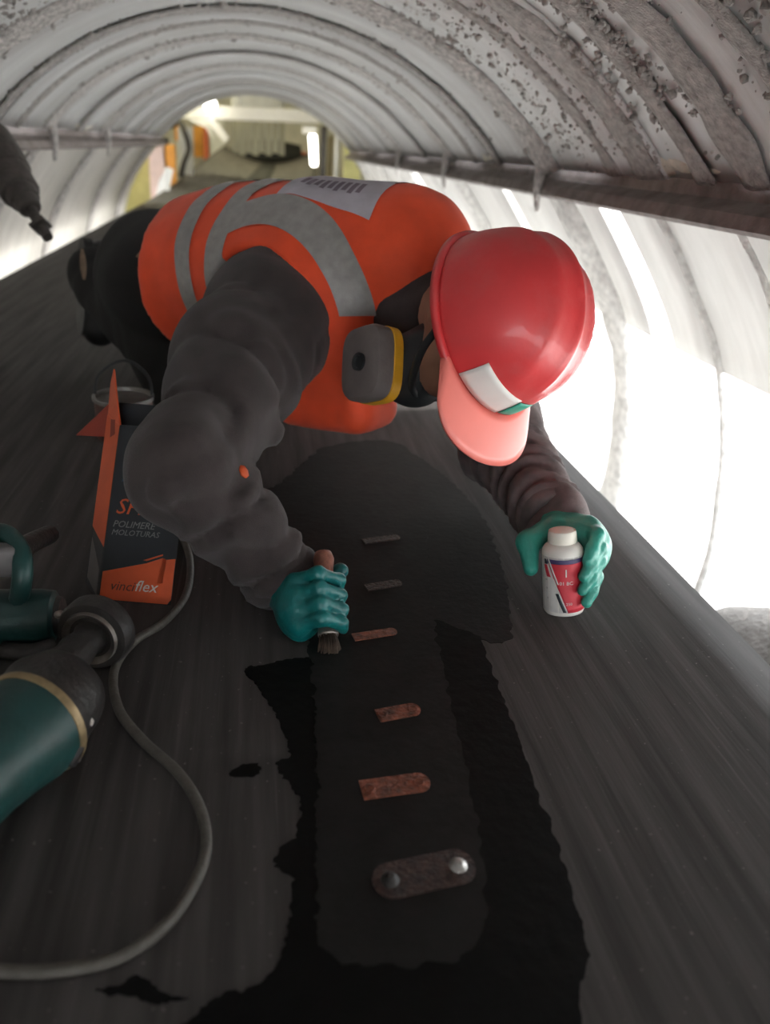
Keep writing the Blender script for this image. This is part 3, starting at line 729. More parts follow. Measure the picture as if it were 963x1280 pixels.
for k in range(nt_): bm.faces.new((rings[-1][k], rings[-1][(k + 1) % nt_], topv))
inn = [bm.verts.new(HW(dome(2 * PI * k / nt_, 0) * 0.965)) for k in range(nt_)]; low = [bm.verts.new(HW(dome(2 * PI * k / nt_, 0.9) * 0.95)) for k in range(nt_)]
for k in range(nt_):
    bm.faces.new((rings[0][k], inn[k], inn[(k + 1) % nt_], rings[0][(k + 1) % nt_])); bm.faces.new((inn[k], low[k], low[(k + 1) % nt_], inn[(k + 1) % nt_]))
bm.faces.new(low)
helmet = from_bm('hard_hat', bm, M['helmet'], person)
bm = bmesh.new(); rows = []
for j in range(nt_ + 1):                                   # rim gutter all round
    th = 2 * PI * j / nt_; b0 = dome(th, 0.0); rows.append([HW(b0 * 0.99 + Vector((0, 0, 0.006))), HW(b0 * 1.05 + Vector((0, 0, 0.002))), HW(b0 * 1.055 + Vector((0, 0, -0.006))), HW(b0 * 0.99 + Vector((0, 0, -0.007)))])
for a in range(nt_):
    pass
R_ = [[bm.verts.new(p) for p in rr] for rr in rows[:-1]]
for a in range(nt_):
    for q in range(4): bm.faces.new((R_[a][q], R_[a][(q + 1) % 4], R_[(a + 1) % nt_][(q + 1) % 4], R_[(a + 1) % nt_][q]))
from_bm('rim', bm, M['helmet'], helmet)
bm = bmesh.new(); g = []
for k in range(33):
    th = math.radians(-58 + 116 * k / 32); s = math.cos((k - 16) / 16 * PI / 2) ** 0.25 if 0 < k < 32 else 0.0
    b0 = dome(th, 0.0); row = []
    for q in range(7):
        e = q / 6 * s; yo = max(b0.y, 0.205 - 2.2 * b0.x ** 2); row.append(HW(Vector((b0.x * (1 + 0.16 * e), b0.y + (yo - b0.y) * e, 0.002 - 0.014 * e - 0.010 * (q / 6) * (b0.x / 0.12) ** 2))))
    g.append(row)
bm_sheet(bm, g, 0.004); from_bm('peak', bm, M['peak'], helmet)
bm = bmesh.new(); bm_sheet(bm, [[HW(dome(math.radians(a), math.radians(p), 0.002)) for p in np.linspace(3, 21, 6)] for a in np.linspace(2, 44, 14)], 0.0012); em = from_bm('emblem', bm, M['white'], helmet)
bm = bmesh.new(); bm_sheet(bm, [[HW(dome(math.radians(a), math.radians(p), 0.0035)) for p in np.linspace(5, 20, 6)] for a in np.linspace(-13, 2, 6)], 0.001); from_bm('emblem_mark', bm, M['green'], em)
bm = bmesh.new(); bm_tube(bm, [hp(0.115, 0.03, -0.005), hp(0.09, 0.05, -0.06), hp(0.03, 0.075, -0.125), hp(-0.03, 0.075, -0.125), hp(-0.09, 0.05, -0.06), hp(-0.115, 0.03, -0.005)], 0.006, 6, 5); from_bm('chin_strap', bm, M['rubber'], helmet)

# half mask pulled down around the neck
MO = at(520, 462, 1.19)
mask = link('respirator', net(lambda P: U(0.03, ell(P, MO, (0.055, 0.055, 0.062)), ell(P, MO + CR * 0.045 + CU * 0.03, (0.05, 0.06, 0.055)), cone(P, MO, MO - CR * 0.04, 0.035, 0.036)) + 0.002 * snoise(P, 60, 2),
                              MO - Vector((.16, .16, .16)), MO + Vector((.18, .16, .16)), 0.006), M['rubber'], person)
def cartridge(c, n):
    n = n.normalized(); R = frame(n, CU)
    def rrect(s, a=0.058, b=0.048): return [Vector((math.copysign(abs(math.cos(t)) ** 0.55, math.cos(t)) * a * s, math.copysign(abs(math.sin(t)) ** 0.55, math.sin(t)) * b * s, 0)) for t in [2 * PI * k / 36 for k in range(36)]]
    def build(nm, prof, m, par):
        bm = bmesh.new(); rg = []
        for s, z in prof: rg.append([bm.verts.new(c + R @ (p + Vector((0, 0, z)))) for p in rrect(s)])
        for a, b in zip(rg, rg[1:]):
            for k in range(36): bm.faces.new((a[k], a[(k + 1) % 36], b[(k + 1) % 36], b[k]))
        bm.faces.new(rg[0][::-1]); bm.faces.new(rg[-1]); return from_bm(nm, bm, m, par, sharp=40)
    build('filter_ring', [(0.92, -0.030), (1.02, -0.028), (1.02, -0.012), (0.95, -0.010)], M['yellow'], mask)
    bm = bmesh.new(); bm_lathe(bm, [(0.014, 0.017), (0.014, 0.0225), (0.010, 0.0225), (0.009, 0.0195), (0.0004, 0.0195)], c, n, 16, CU); from_bm('filter_valve', bm, M['rubber'], mask, sharp=40)
    f = build('filter_cartridge', [(0.94, -0.012), (1.0, -0.010), (1.0, 0.010), (0.94, 0.017), (0.80, 0.020), (0.3, 0.018)], M['filter'], mask)
cartridge(at(461, 455, 1.16), -CR * 0.74 + CB * 0.64 + CU * 0.05)
cartridge(at(590, 470, 1.30), CR * 0.7 - CU * 0.5 + CB * 0.1)

# gloves: five separate fingers closed on what the hand holds
def grip_glove(nm, m, o, ax, r, refdir, palm_phi, tips, zs, thumb, wrist, drop=0.0, h=0.003):
    o = Vector(o); ax = Vector(ax).normalized(); x = Vector(refdir); x = (x - ax * x.dot(ax)).normalized(); y = ax.cross(x)
    def pt(phi, rad, z): a = math.radians(phi); return o + ax * z + (x * math.cos(a) + y * math.sin(a)) * rad
    fr = 0.0088
    chains = []
    for (z, p0, p1, p2, p3, kr) in zs:
        chains.append([pt(p0, r + 0.020 + kr, z + 0.002), pt(p1, r + 0.017 + kr, z - 0.1 * drop), pt(p2, r + 0.012, z - 0.6 * drop), pt(p3, r + 0.009, z - drop)])
    zm = sum(q[0] for q in zs) / len(zs)
    pc = pt(palm_phi, r + 0.026, zm)
    pd = (pc - (o + ax * zm)).normalized(); R = Matrix((pd, ax.cross(pd), ax)).transposed()
    th = [pt(p, r + q, z) for p, q, z in thumb]
    wr = Vector(wrist); wd = (pc - wr).normalized()
    def f(P):
        d = U(0.02, ell(P, pc, (0.023, 0.042, 0.046), R), cone(P, wr - wd * 0.01, pc, 0.034, 0.030), cone(P, th[0], pc, 0.018, 0.022))
        d = smin(d, cone(P, wr - wd * 0.012, wr, 0.035, 0.033), 0.015)
        d = smin(d, U(0.008, cone(P, th[0], th[1], 0.022, 0.0165), cone(P, th[1], th[2], 0.0165, 0.0115)), 0.010)
        fs = None
        for ch in chains:
            c = U(0.006, cone(P, pc.lerp(ch[0], 0.6), ch[0], 0.012, 0.0105), cone(P, ch[0], ch[1], 0.0108, 0.0098), cone(P, ch[1], ch[2], 0.0096, 0.0088), cone(P, ch[2], ch[3], 0.0088, 0.0076))
            fs = c if fs is None else smin(fs, c, 0.003)
        d = smin(d, fs, 0.010)
        d = smax(d, -(cone(P, o - ax * 0.3, o + ax * 0.5, r, r)), 0.002)
        return smax(d + 0.0010 * snoise(P, 170, 4), 0.002 - P[:, 2], 0.004)
    e = Vector((0.15, 0.15, 0.15))
    return link(nm, net(f, pc - e, pc + e, h), M[m], person)
B0 = onz(705, 763); B1 = at(703, 661, 0.945); BA = (B1 - B0).normalized(); BH = (B1 - B0).length; BRAD = 0.0305
tocam = Vector((-B0.x, -B0.y, 0))
# phi: 0 faces the photographer, +90 is the picture's right
grip_glove('left_glove', 'glove', B0, BA, BRAD, tocam, 150, None,
           [(0.119, 140, 110, 84, 66, 0.004), (0.098, 138, 106, 76, 52, 0.007), (0.077, 138, 104, 74, 48, 0.005), (0.056, 136, 102, 78, 62, 0.0)],
           [(-160, 0.026, 0.110), (-112, 0.027, 0.100), (-88, 0.016, 0.066)], LWR, drop=0.034)
BR0 = onz(412, 815); BR1 = at(404, 690, 0.955); BRA = (BR1 - BR0).normalized()
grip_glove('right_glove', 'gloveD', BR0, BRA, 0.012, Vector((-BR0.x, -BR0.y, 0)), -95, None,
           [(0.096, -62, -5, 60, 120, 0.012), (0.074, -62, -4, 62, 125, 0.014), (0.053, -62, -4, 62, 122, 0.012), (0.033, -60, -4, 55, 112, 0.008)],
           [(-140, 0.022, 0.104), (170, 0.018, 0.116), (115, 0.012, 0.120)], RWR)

# ------------------------------------------------------------------ what the hands hold
bot = empty('bottle', B0, 'small white primer bottle with a red label held in the gloved hand on the right', 'bottle')
bm = bmesh.new(); s = BH / 0.142
bm_lathe(bm, [(0.024, 0.0), (0.0285, 0.002), (0.0300, 0.006), (0.0300, 0.092), (0.0292, 0.098), (0.0262, 0.103), (0.0222, 0.1065), (0.0195, 0.108), (0.0190, 0.112)], B0, BA, 40, tocam)
from_bm('bottle_body', bm, M['bottle'], bot, sharp=50)
bm = bmesh.new(); bm_lathe(bm, [(0.0205, 0.1085), (0.0212, 0.1095), (0.0205, 0.121), (0.0192, 0.126), (0.0188, BH - 0.006), (0.0165, BH - 0.0015), (0.0120, BH), (0.0005, BH)], B0, BA, 32, tocam)
from_bm('cap', bm, M['cap'], bot, sharp=50)
BX = (tocam - BA * tocam.dot(BA)).normalized(); BY = BA.cross(BX)
def bpt(s_, z, rad): a = s_ / 0.030; return B0 + BA * z + (BX * math.cos(a) + BY * math.sin(a)) * rad
def cpatch(nm, m, left, right, z0, z1, rad, par, nz=12, nsx=14):
    bm = bmesh.new(); g = []
    for j in range(nz + 1):
        z = z0 + (z1 - z0) * j / nz; a, b = left(z), right(z); g.append([bpt(a + (b - a) * k / nsx, z, rad) for k in range(nsx + 1)])
    bm_sheet(bm, g, 0.00015); return from_bm(nm, bm, M[m], par)
lab = cpatch('label', 'label_white', lambda z: -0.055, lambda z: 0.055, 0.008, 0.092, 0.0302, bot)
dg = lambda z: -0.0195 + (0.085 - z) * 0.37
cpatch('red_field', 'label_red', dg, lambda z: 0.052, 0.008, 0.086, 0.0305, lab)
cpatch('navy_band', 'label_navy', lambda z: -0.021, lambda z: 0.052, 0.083, 0.0895, 0.0308, lab)
cpatch('red_corner', 'label_red', lambda z: max(-0.0275, dg(z) - 0.0115), lambda z: dg(z) - 0.004, 0.062, 0.080, 0.0305, lab, 6, 4)
cpatch('black_corner', 'label_black', lambda z: -0.027, lambda z: dg(z) - 0.002, 0.081, 0.0885, 0.0306, lab, 4, 4)
cpatch('white_stripe', 'label_white', lambda z: dg(z) + 0.002, lambda z: dg(z) + 0.0045, 0.052, 0.0895, 0.0310, lab, 8, 2)
cpatch('black_stripe', 'label_black', lambda z: dg(z) - 0.006, lambda z: dg(z) - 0.0015, 0.009, 0.038, 0.0308, lab, 8, 2)
cpatch('white_stripe', 'label_white', lambda z: dg(z) - 0.0012, lambda z: dg(z) + 0.0006, 0.009, 0.060, 0.0309, lab, 8, 2)
def wrap_text(body, size, s0, z0, m):
    me = text_mesh(body, size, 0.0)
    for v in me.vertices: v.co = bpt(s0 + v.co.x, z0 + v.co.y, 0.0311)
    link('print', me, M[m], lab, smooth=False)
wrap_text('1', 0.017, 0.0075, 0.069, 'label_white'); wrap_text('01 BC', 0.0075, 0.0075, 0.054, 'label_white'); wrap_text('250', 0.006, 0.011, 0.022, 'label_white')
for z in (0.058, 0.045, 0.03): wrap_text('o', 0.006, -0.0225 + (0.002 if z < .04 else 0), z, 'grey_ink')
br = empty('brush', BR0, 'glue brush with a red-brown wooden handle in the blurred green glove', 'brush')
bm = bmesh.new(); BL_ = (BR1 - BR0).length
bm_lathe(bm, [(0.010, 0.038), (0.0112, 0.045), (0.0118, 0.09), (0.0125, BL_ - 0.03), (0.0150, BL_ - 0.012), (0.012, BL_ - 0.002), (0.0005, BL_)], BR0, BRA, 18); from_bm('handle', bm, M['wood'], br)
bm = bmesh.new(); bm_lathe(bm, [(0.0135, 0.022), (0.014, 0.024), (0.0125, 0.042), (0.0105, 0.046)], BR0, BRA, 18); from_bm('ferrule', bm, M['toolmetal'], br)
bm = bmesh.new()
for k in range(70):
    a = random.uniform(0, 2 * PI); q = math.sqrt(random.random()); RB = frame(BRA)
    p = BR0 + BRA * 0.024 + RB @ Vector((math.cos(a), math.sin(a), 0)) * 0.012 * q; e = BR0 + RB @ Vector((math.cos(a), math.sin(a), 0)) * 0.016 * q; e.z = 0.0025
    bm_tube(bm, [p, p.lerp(e, 0.5) + Vector((0, 0, 0)), e], 0.0010, 4)
tag(from_bm('bristles', bm, M['bristle'], br), kind='stuff')

# ------------------------------------------------------------------ loose things on the belt
FL = onz(122, 750); FR = onz(214, 757)
BW = (FR - FL).length; eW = (FR - FL).normalized()
eU = at(131, 525, 1.12) - FL; eU = (eU - eW * eU.dot(eW)).normalized(); eD = (onz(103, 724) - FL).normalized()
BH_, BD_ = 0.255, 0.055
def bx(w_, d_, u_): return FL + eW * w_ + eD * d_ + eU * u_
BFR = Matrix((eW, eD, eU)).transposed()
box = empty('carton', FL, 'open orange and navy cardboard carton with raised flap standing beside the right sleeve', 'carton')
def slab3(nm, w0, w1, d0, d1, u0, u1, m, par, bevel=0.0012):
    bm = bmesh.new(); bm_box(bm, bx((w0 + w1) / 2, (d0 + d1) / 2, (u0 + u1) / 2), (abs(w1 - w0) / 2, abs(d1 - d0) / 2, abs(u1 - u0) / 2), BFR, bevel)
    return from_bm(nm, bm, M[m], par, smooth=False)
t_ = 0.003
front = slab3('front_panel', 0, BW, 0, t_, 0.0, BH_, 'carton_navy', box)
slab3('back_panel', 0, BW, BD_ - t_, BD_, 0, BH_ + 0.02, 'carton_navy', box)
sidep = slab3('side_panel', 0, t_, t_, BD_ - t_, 0, BH_, 'carton_navy', box)
slab3('side_panel', BW - t_, BW, t_, BD_ - t_, 0, BH_, 'carton_orange', box)
slab3('bottom_panel', t_, BW - t_, t_, BD_ - t_, 0, t_, 'carton_navy', box)
def flat(nm, pts, off, m, par):
    bm = bmesh.new(); bm_prism(bm, pts, off); return from_bm(nm, bm, M[m], par, smooth=False)
fo = -eD * 0.0004
of = flat('orange_field', [bx(0.002, -0.0002, 0.002), bx(BW - 0.006, -0.0002, 0.0015), bx(BW - 0.0015, -0.0002, 0.008), bx(BW - 0.0015, -0.0002, 0.066), bx(BW - 0.014, -0.0002, 0.064), bx(BW - 0.016, -0.0002, 0.030), bx(BW - 0.024, -0.0002, 0.030), bx(BW - 0.020, -0.0002, 0.066), bx(BW * 0.6, -0.0002, 0.057), bx(0.002, -0.0002, 0.041)], fo, 'carton_orange', front)
flat('orange_line', [bx(BW * 0.55, -0.0002, 0.061), bx(BW - 0.020, -0.0002, 0.0715), bx(BW - 0.020, -0.0002, 0.0695), bx(BW * 0.6, -0.0002, 0.0605)], fo, 'carton_orange', front)
flat('blue_print', [bx(0.012, -0.0002, 0.172), bx(BW - 0.002, -0.0002, 0.182), bx(BW - 0.002, -0.0002, 0.222), bx(0.016, -0.0002, 0.232), bx(0.022, -0.0002, 0.20)], fo, 'carton_blue', front)
def ftext(body, size, w_, u_, m, shear=0.25, align='LEFT'):
    me = text_mesh(body, size, 0.00012, shear, align)
    for v in me.vertices: v.co = bx(w_ + v.co.x, -0.0009 - v.co.z, u_ + v.co.y)
    link('lettering', me, M[m], front, smooth=False)
ftext('SPEC', 0.032, 0.008, 0.135, 'carton_orange'); ftext('POLIMERE', 0.0135, 0.007, 0.110, 'grey_ink'); ftext('MOLOTURAS', 0.0115, 0.0065, 0.098, 'grey_ink')
ftext('vinci', 0.019, 0.014, 0.022, 'ink'); ftext('flex', 0.022, 0.049, 0.0235, 'light_ink')
so_ = -eW * 0.0006
flat('grey_print', [bx(-0.0002, 0.006, 0.004), bx(-0.0002, BD_ - 0.007, 0.012), bx(-0.0002, BD_ - 0.006, 0.070), bx(-0.0002, 0.008, 0.040)], so_, 'carton_grey', sidep)
flat('orange_print', [bx(-0.0002, 0.002, 0.075), bx(-0.0002, BD_ - 0.002, 0.085), bx(-0.0002, BD_ - 0.002, BH_), bx(-0.0002, 0.002, BH_)], so_, 'carton_orange', sidep)
fp = flat('raised_flap', [bx(0.0, 0.002, BH_ - 0.002), bx(0.0, BD_ - 0.002, BH_ - 0.002), bx(-0.004, BD_ - 0.006, BH_ + 0.050), bx(-0.006, BD_ - 0.016, BH_ + 0.075), bx(-0.004, 0.014, BH_ + 0.030)], eW * 0.0025, 'carton_orange', box)
flat('flap_mark', [bx(-0.0006, 0.014, BH_ - 0.018), bx(-0.0006, 0.030, BH_ - 0.028), bx(-0.0006, 0.036, BH_ - 0.002), bx(-0.0006, 0.020, BH_ + 0.002)], -eW * 0.0005, 'carton_red', sidep)
flat('rear_flap', [bx(0.0, BD_, BH_ + 0.015), bx(0.0, BD_, BH_ - 0.035), bx(-0.035, BD_ + 0.02, BH_ - 0.042)], eD * 0.0025, 'carton_red', box)

# open tin behind the carton
tc_ = onz(158, 545); tin = empty('tin', tc_, 'squat red-brown tin with a pale metal rim behind the cardboard carton', 'tin')
tc_ = Vector((tc_.x - 0.0, tc_.y, 0)); 
bm = bmesh.new(); bm_lathe(bm, [(0.058, 0.0), (0.060, 0.003), (0.060, 0.086), (0.055, 0.086), (0.055, 0.02), (0.0005, 0.02)], tc_, (0, 0, 1), 30); from_bm('tin_body', bm, M['tin'], tin, sharp=40)
bm = bmesh.new(); bm_lathe(bm, [(0.0605, 0.082), (0.0635, 0.084), (0.0635, 0.092), (0.056, 0.093), (0.054, 0.086)], tc_, (0, 0, 1), 30); from_bm('rim', bm, M['tinrim'], tin, sharp=40)
bm = bmesh.new(); bm_tube(bm, [tc_ + Vector((-0.06, 0, 0.078)), tc_ + Vector((-0.05, 0.02, 0.13)), tc_ + Vector((0.0, 0.05, 0.155)), tc_ + Vector((0.05, 0.02, 0.13)), tc_ + Vector((0.06, 0, 0.078))], 0.0035, 6, 6); from_bm('bail', bm, M['rubber'], tin)

# grey cable
bm = bmesh.new()
cp = [onz(x, y, 0.0062) for x, y in ((205, 640), (228, 672), (238, 705), (232, 745), (205, 778), (168, 802), (143, 838), (148, 885), (178, 925), (222, 965), (250, 1010), (258, 1060), (240, 1110), (205, 1158), (150, 1196), (80, 1212), (0, 1214), (-90, 1200), (-200, 1150))]
bm_tube(bm, cp, 0.0055, 10, 8); tag(from_bm('power_cable', bm, M['cord']), 'grey cable curving in loops across the dark belt at lower left', 'cable')

# angle grinder, front left
gz = Vector((0, 0, 1))
ga = Vector((-0.26, 0.56, 0.062)); gb = onz(42, 905, 0.058)
GA = (gb - ga).normalized()
gr = empty('angle_grinder', (gb.x, gb.y, 0), 'large teal angle grinder with dark gear head lying in the lower left corner', 'power tool')
bm = bmesh.new(); GL = (gb - ga).length
bm_lathe(bm, [(0.040, -0.10), (0.046, -0.06), (0.047, 0.02), (0.050, GL * 0.5), (0.055, GL * 0.8), (0.056, GL), (0.050, GL + 0.004)], ga, GA, 30); from_bm('motor_housing', bm, M['teal'], gr, sharp=40)
bm = bmesh.new(); bm_lathe(bm, [(0.0565, GL - 0.004), (0.0585, GL - 0.001), (0.0585, GL + 0.004), (0.055, GL + 0.006)], ga, GA, 30); from_bm('trim_ring', bm, M['brass'], gr, sharp=40)
hd = gb + GA * 0.005
gc = onz(118, 792, 0.046); ND = (gc - onz(52, 858, 0.055)).normalized()
gh = link('gear_head', net(lambda P: U(0.03, cone(P, hd, hd + GA * 0.035, 0.054, 0.040), cone(P, hd + GA * 0.03, onz(62, 846, 0.055), 0.038, 0.030), rbox(P, onz(50, 872, 0.06), (0.03, 0.025, 0.03), None, 0.012)) + 0.001 * snoise(P, 90, 3),
                           hd - Vector((.14, .14, .12)), hd + Vector((.16, .18, .12)), 0.005), M['tooldark'], gr)
bm = bmesh.new(); n0 = gc - ND * 0.105; bm_lathe(bm, [(0.024, 0.0), (0.026, 0.02), (0.020, 0.045), (0.022, 0.06), (0.018, 0.085), (0.024, 0.10)], n0, ND, 22); from_bm('spindle_neck', bm, M['tooldark'], gr, sharp=50)
for nm, prof, m in (('disc_guard', [(0.026, -0.010), (0.043, -0.008), (0.046, 0.0), (0.046, 0.014), (0.042, 0.016), (0.041, 0.002), (0.030, -0.002)], 'tooldark'),
                    ('flange', [(0.022, -0.006), (0.0335, -0.016), (0.0345, -0.010), (0.024, -0.006)], 'toolmetal'), ('grinding_disc', [(0.010, 0.004), (0.039, 0.004), (0.039, 0.010), (0.010, 0.010)], 'tooldark')):
    bm = bmesh.new(); bm_lathe(bm, prof, gc, ND, 34); from_bm(nm, bm, M[m], gr, sharp=40)
lv = [onz(92, 890, 0.075), onz(102, 905, 0.06), onz(98, 935, 0.045), onz(88, 955, 0.03)]
bm = bmesh.new(); bm_tube(bm, lv, 0.006, 8, 5); lev = from_bm('guard_lever', bm, M['tooldark'], gr)
for p, r in ((onz(96, 882, 0.074), 0.009), (onz(110, 903, 0.055), 0.006), (onz(95, 948, 0.03), 0.005)):
    bm = bmesh.new(); bm_lathe(bm, [(r, -0.004), (r, 0.003), (r * 0.6, 0.005), (0.0004, 0.005)], p, (CB + Vector((0.3, 0, 0.3))), 8); from_bm('clamp_screw', bm, M['toolmetal'], gr, smooth=False)

# second teal tool behind it: barrel on its side with a loop handle
ta, tb = onz(-70, 772, 0.036), onz(72, 770, 0.036); TDr = (tb - ta).normalized(); TLn = (tb - ta).length
t2 = empty('corded_drill', (ta.x, ta.y, 0), 'smaller teal power tool with a loop handle behind the grinder at left edge', 'power tool')
bm = bmesh.new(); bm_lathe(bm, [(0.020, -0.02), (0.033, 0.0), (0.035, 0.03), (0.035, TLn - 0.02), (0.033, TLn - 0.004), (0.026, TLn)], ta, TDr, 26); from_bm('motor_housing', bm, M['teal'], t2, sharp=40)
bm = bmesh.new(); bm_lathe(bm, [(0.026, TLn), (0.024, TLn + 0.006), (0.010, TLn + 0.008), (0.009, TLn + 0.018), (0.0005, TLn + 0.018)], ta, TDr, 20); from_bm('chuck', bm, M['tooldark'], t2, sharp=40)
bm = bmesh.new(); bm_lathe(bm, [(0.005, -0.004), (0.005, 0.004), (0.0005, 0.005)], onz(74, 768, 0.055), CB, 10); from_bm('screw', bm, M['toolmetal'], t2)
bm = bmesh.new(); bm_tube(bm, [onz(22, 758, 0.055), onz(28, 722, 0.10), onz(26, 690, 0.125), onz(8, 668, 0.135), onz(-20, 668, 0.135), onz(-40, 690, 0.12), onz(-46, 720, 0.09), onz(-44, 752, 0.055)], 0.012, 10, 6); from_bm('loop_handle', bm, M['teal'], t2)
bm = bmesh.new(); bm_tube(bm, [onz(20, 690, 0.125), onz(40, 678, 0.115), onz(62, 668, 0.10)], 0.013, 10, 4); from_bm('side_grip', bm, M['tooldark'], t2)
bm = bmesh.new(); bm_box(bm, onz(-8, 700, 0.115), (0.03, 0.012, 0.02), None, 0.006); from_bm('switch_block', bm, M['carton_grey'], t2)
bm = bmesh.new(); bm_tube(bm, [onz(4, 812, 0.012), onz(40, 815, 0.012), onz(70, 806, 0.014)], 0.011, 8, 4); from_bm('battery_foot', bm, M['tooldark'], t2)

# stepped hose nozzle hanging from the left beam
na, nb = at(-14, 176, 2.5), at(60, 297, 2.25); NA = (nb - na).normalized(); NL = (nb - na).length
nz_ = empty('hose_nozzle', na, 'dark stepped hose nozzle hanging from the left beam, pointing down', 'nozzle')
def sec(nm, prof, m='nozzle', seg=16):
    bm = bmesh.new(); bm_lathe(bm, [(r, t * NL) for r, t in prof], na, NA, seg); return from_bm(nm, bm, M[m], nz_, sharp=35)
sec('hose', [(0.050, -0.03), (0.062, 0.0), (0.064, 0.22), (0.060, 0.36)]); sec('collar', [(0.057, 0.36), (0.054, 0.40), (0.052, 0.55), (0.045, 0.56)])
sec('reducer', [(0.043, 0.56), (0.040, 0.63), (0.034, 0.64), (0.030, 0.71), (0.026, 0.72)]); sec('nozzle_pipe', [(0.015, 0.71), (0.014, 0.87), (0.014, 1.0), (0.010, 1.0)]); sec('wing_nut', [(0.016, 0.855), (0.030, 0.865), (0.030, 0.895), (0.016, 0.905)], seg=4)
bm = bmesh.new(); bm_tube(bm, [na + NA * 0.02, Vector((-0.838, na.y + 0.02, na.z + 0.02))], 0.02, 10); from_bm('bracket', bm, M['nozzle'], nz_)

# ------------------------------------------------------------------ the plant room past the end of the hood
X0, X1, Z0, Z1, Y1 = -3.5, 3.5, -1.0, 2.2, 18.0
def wbox(nm, c, h, m):
    bm = bmesh.new(); bm_box(bm, c, h); return tag(from_bm(nm, bm, M[m], smooth=False), kind='structure')
wbox('wall_north', (0, Y1, 0.6), (3.5, 0.05, 1.6), 'roomwall'); wbox('wall_east', (X1, 13.1, 0.6), (0.05, 4.9, 1.6), 'roomwall'); wbox('wall_west', (X0, 13.1, 0.6), (0.05, 4.9, 1.6), 'roomwall')
wbox('ceiling_1', (0, 13.1, Z1), (3.5, 4.9, 0.05), 'roomwall')
for c, h in (((-2.5, 8.25, 0.6), (1.05, 0.04, 1.6)), ((2.5, 8.25, 0.6), (1.05, 0.04, 1.6)), ((0, 8.25, 1.62), (1.5, 0.04, 0.6))): wbox('wall_south', c, h, 'roomwall')
def post(nm, x0, x1, y0, y1, Y, m, lab, cat, th=0.05, tilt=0, group=None, r=None, foot=True):
    a = at(x0, y1, Y); b = at(x1, y0, Y); bm = bmesh.new(); c = (a + b) / 2
    w_ = abs(b.x - a.x) / 2
    if foot: a.z = -1.0; c = (a + b) / 2
    if r: bm_lathe(bm, [(w_ * 0.9, 0), (w_, 0.02), (w_, b.z - a.z - 0.02), (w_ * 0.9, b.z - a.z)], (c.x, c.y, a.z), (tilt, 0, 1), 16)
    else: bm_box(bm, c, (w_, th, abs(b.z - a.z) / 2), Matrix.Rotation(-tilt, 3, 'Y'), min(w_, th) * 0.2)
    o = from_bm(nm, bm, M[m], smooth=bool(r), sharp=40 if r else None); o.location = (0, 0, 0)
    return tag(o, lab, cat, {'support_post': 'upright posts in the far room', 'guard_or_wall': 'yellow-green machine guard and room wall in painted yellow light', 'warning_panel': 'orange panels on the far wall'}.get(nm))
post('guard_or_wall', 150, 196, 176, 290, 10.6, 'olive', 'room wall in painted yellow light at the left side of the far opening', 'guard', 0.03)  # room wall; the yellow light on it is put into the sheet colour
post('support_post', 190, 204, 178, 262, 10.2, 'pink', 'pale pink post in front of the yellow-green wall, far left', 'post', 0.06)
post('support_post', 204, 211, 172, 240, 10.6, 'darkpaint', 'narrow dark post between the pink post and the orange one', 'post')
post('marker_post', 209, 219, 181, 232, 10.4, 'orange', 'short orange post right of the dark narrow post', 'post', 0.05)
post('support_post', 226, 240, 160, 250, 11.2, 'greypaint', 'light grey post left of the white brace in the far room', 'post', 0.06)
post('warning_panel', 219, 230, 156, 176, 17.92, 'orange', 'small yellow-orange panel above the short orange post', 'panel', 0.03, foot=False)
post('warning_panel', 243, 255, 158, 196, 17.92, 'orange', 'taller yellow-orange panel right of the light grey post', 'panel', 0.03, foot=False)
post('red_pipe', 255, 261, 160, 208, 17.2, 'redpaint', 'thin red upright pipe beside the taller orange panel', 'pipe', r=1)
post('support_post', 264, 280, 150, 210, 17.0, 'greypaint', 'pale post left of the strip curtain', 'post')
# paper sheet
bm = bmesh.new(); s0, s1 = at(194, 248, 9.6), at(212, 236, 9.6); bm_prism(bm, [Vector((s0.x - 0.05, s0.y - 0.1, -1)), Vector((s1.x - 0.05, s1.y - 0.1, -1)), s1, at(217, 212, 9.7), at(208, 208, 9.7), at(199, 226, 9.6), s0], (0, 0.02, 0)); tag(from_bm('white_sheet', bm, M['white'], smooth=False), 'white pointed sheet leaning against the foot of the pink post', 'sheet')
# hose
bm = bmesh.new(); bm_tube(bm, [at(212, 158, 10.8), at(224, 153, 10.8), at(232, 168, 10.7), at(236, 186, 10.7), at(230, 204, 10.6), at(226, 222, 10.6)], 0.035, 8, 6); tag(from_bm('hanging_hose', bm, M['darkpaint']), 'black hose arching over the far posts at left', 'hose')
# white cross beam with plates
cb = empty('cross_beam', at(322, 140, 12.0), 'white painted steel beam spanning above the strip curtain', 'beam')
bm = bmesh.new(); a, b = at(228, 139, 12.0), at(400, 146, 12.0); R = frame(b - a, (0, 0, 1)); bm_box(bm, (a + b) / 2, (0.085, 0.06, (b - a).length / 2), R, 0.01); from_bm('girder', bm, M['white'], cb, smooth=False)
bm = bmesh.new(); bm_prism(bm, [at(226, 142, 11.95), at(262, 144, 11.95), at(266, 176, 11.95), at(258, 160, 11.95), at(240, 152, 11.95)], (0, 0.05, 0)); from_bm('gusset_plate', bm, M['white'], cb, smooth=False)
bm = bmesh.new(); a, b = at(263, 150, 11.9), at(284, 176, 11.9); R = frame(b - a); bm_box(bm, (a + b) / 2, (0.05, 0.03, (b - a).length / 2), R, 0.005); from_bm('brace', bm, M['white'], cb, smooth=False)
post('duct', 290, 356, 118, 137, 12.6, 'greypaint', 'grey box duct above the white cross beam', 'duct', 0.3, foot=False)
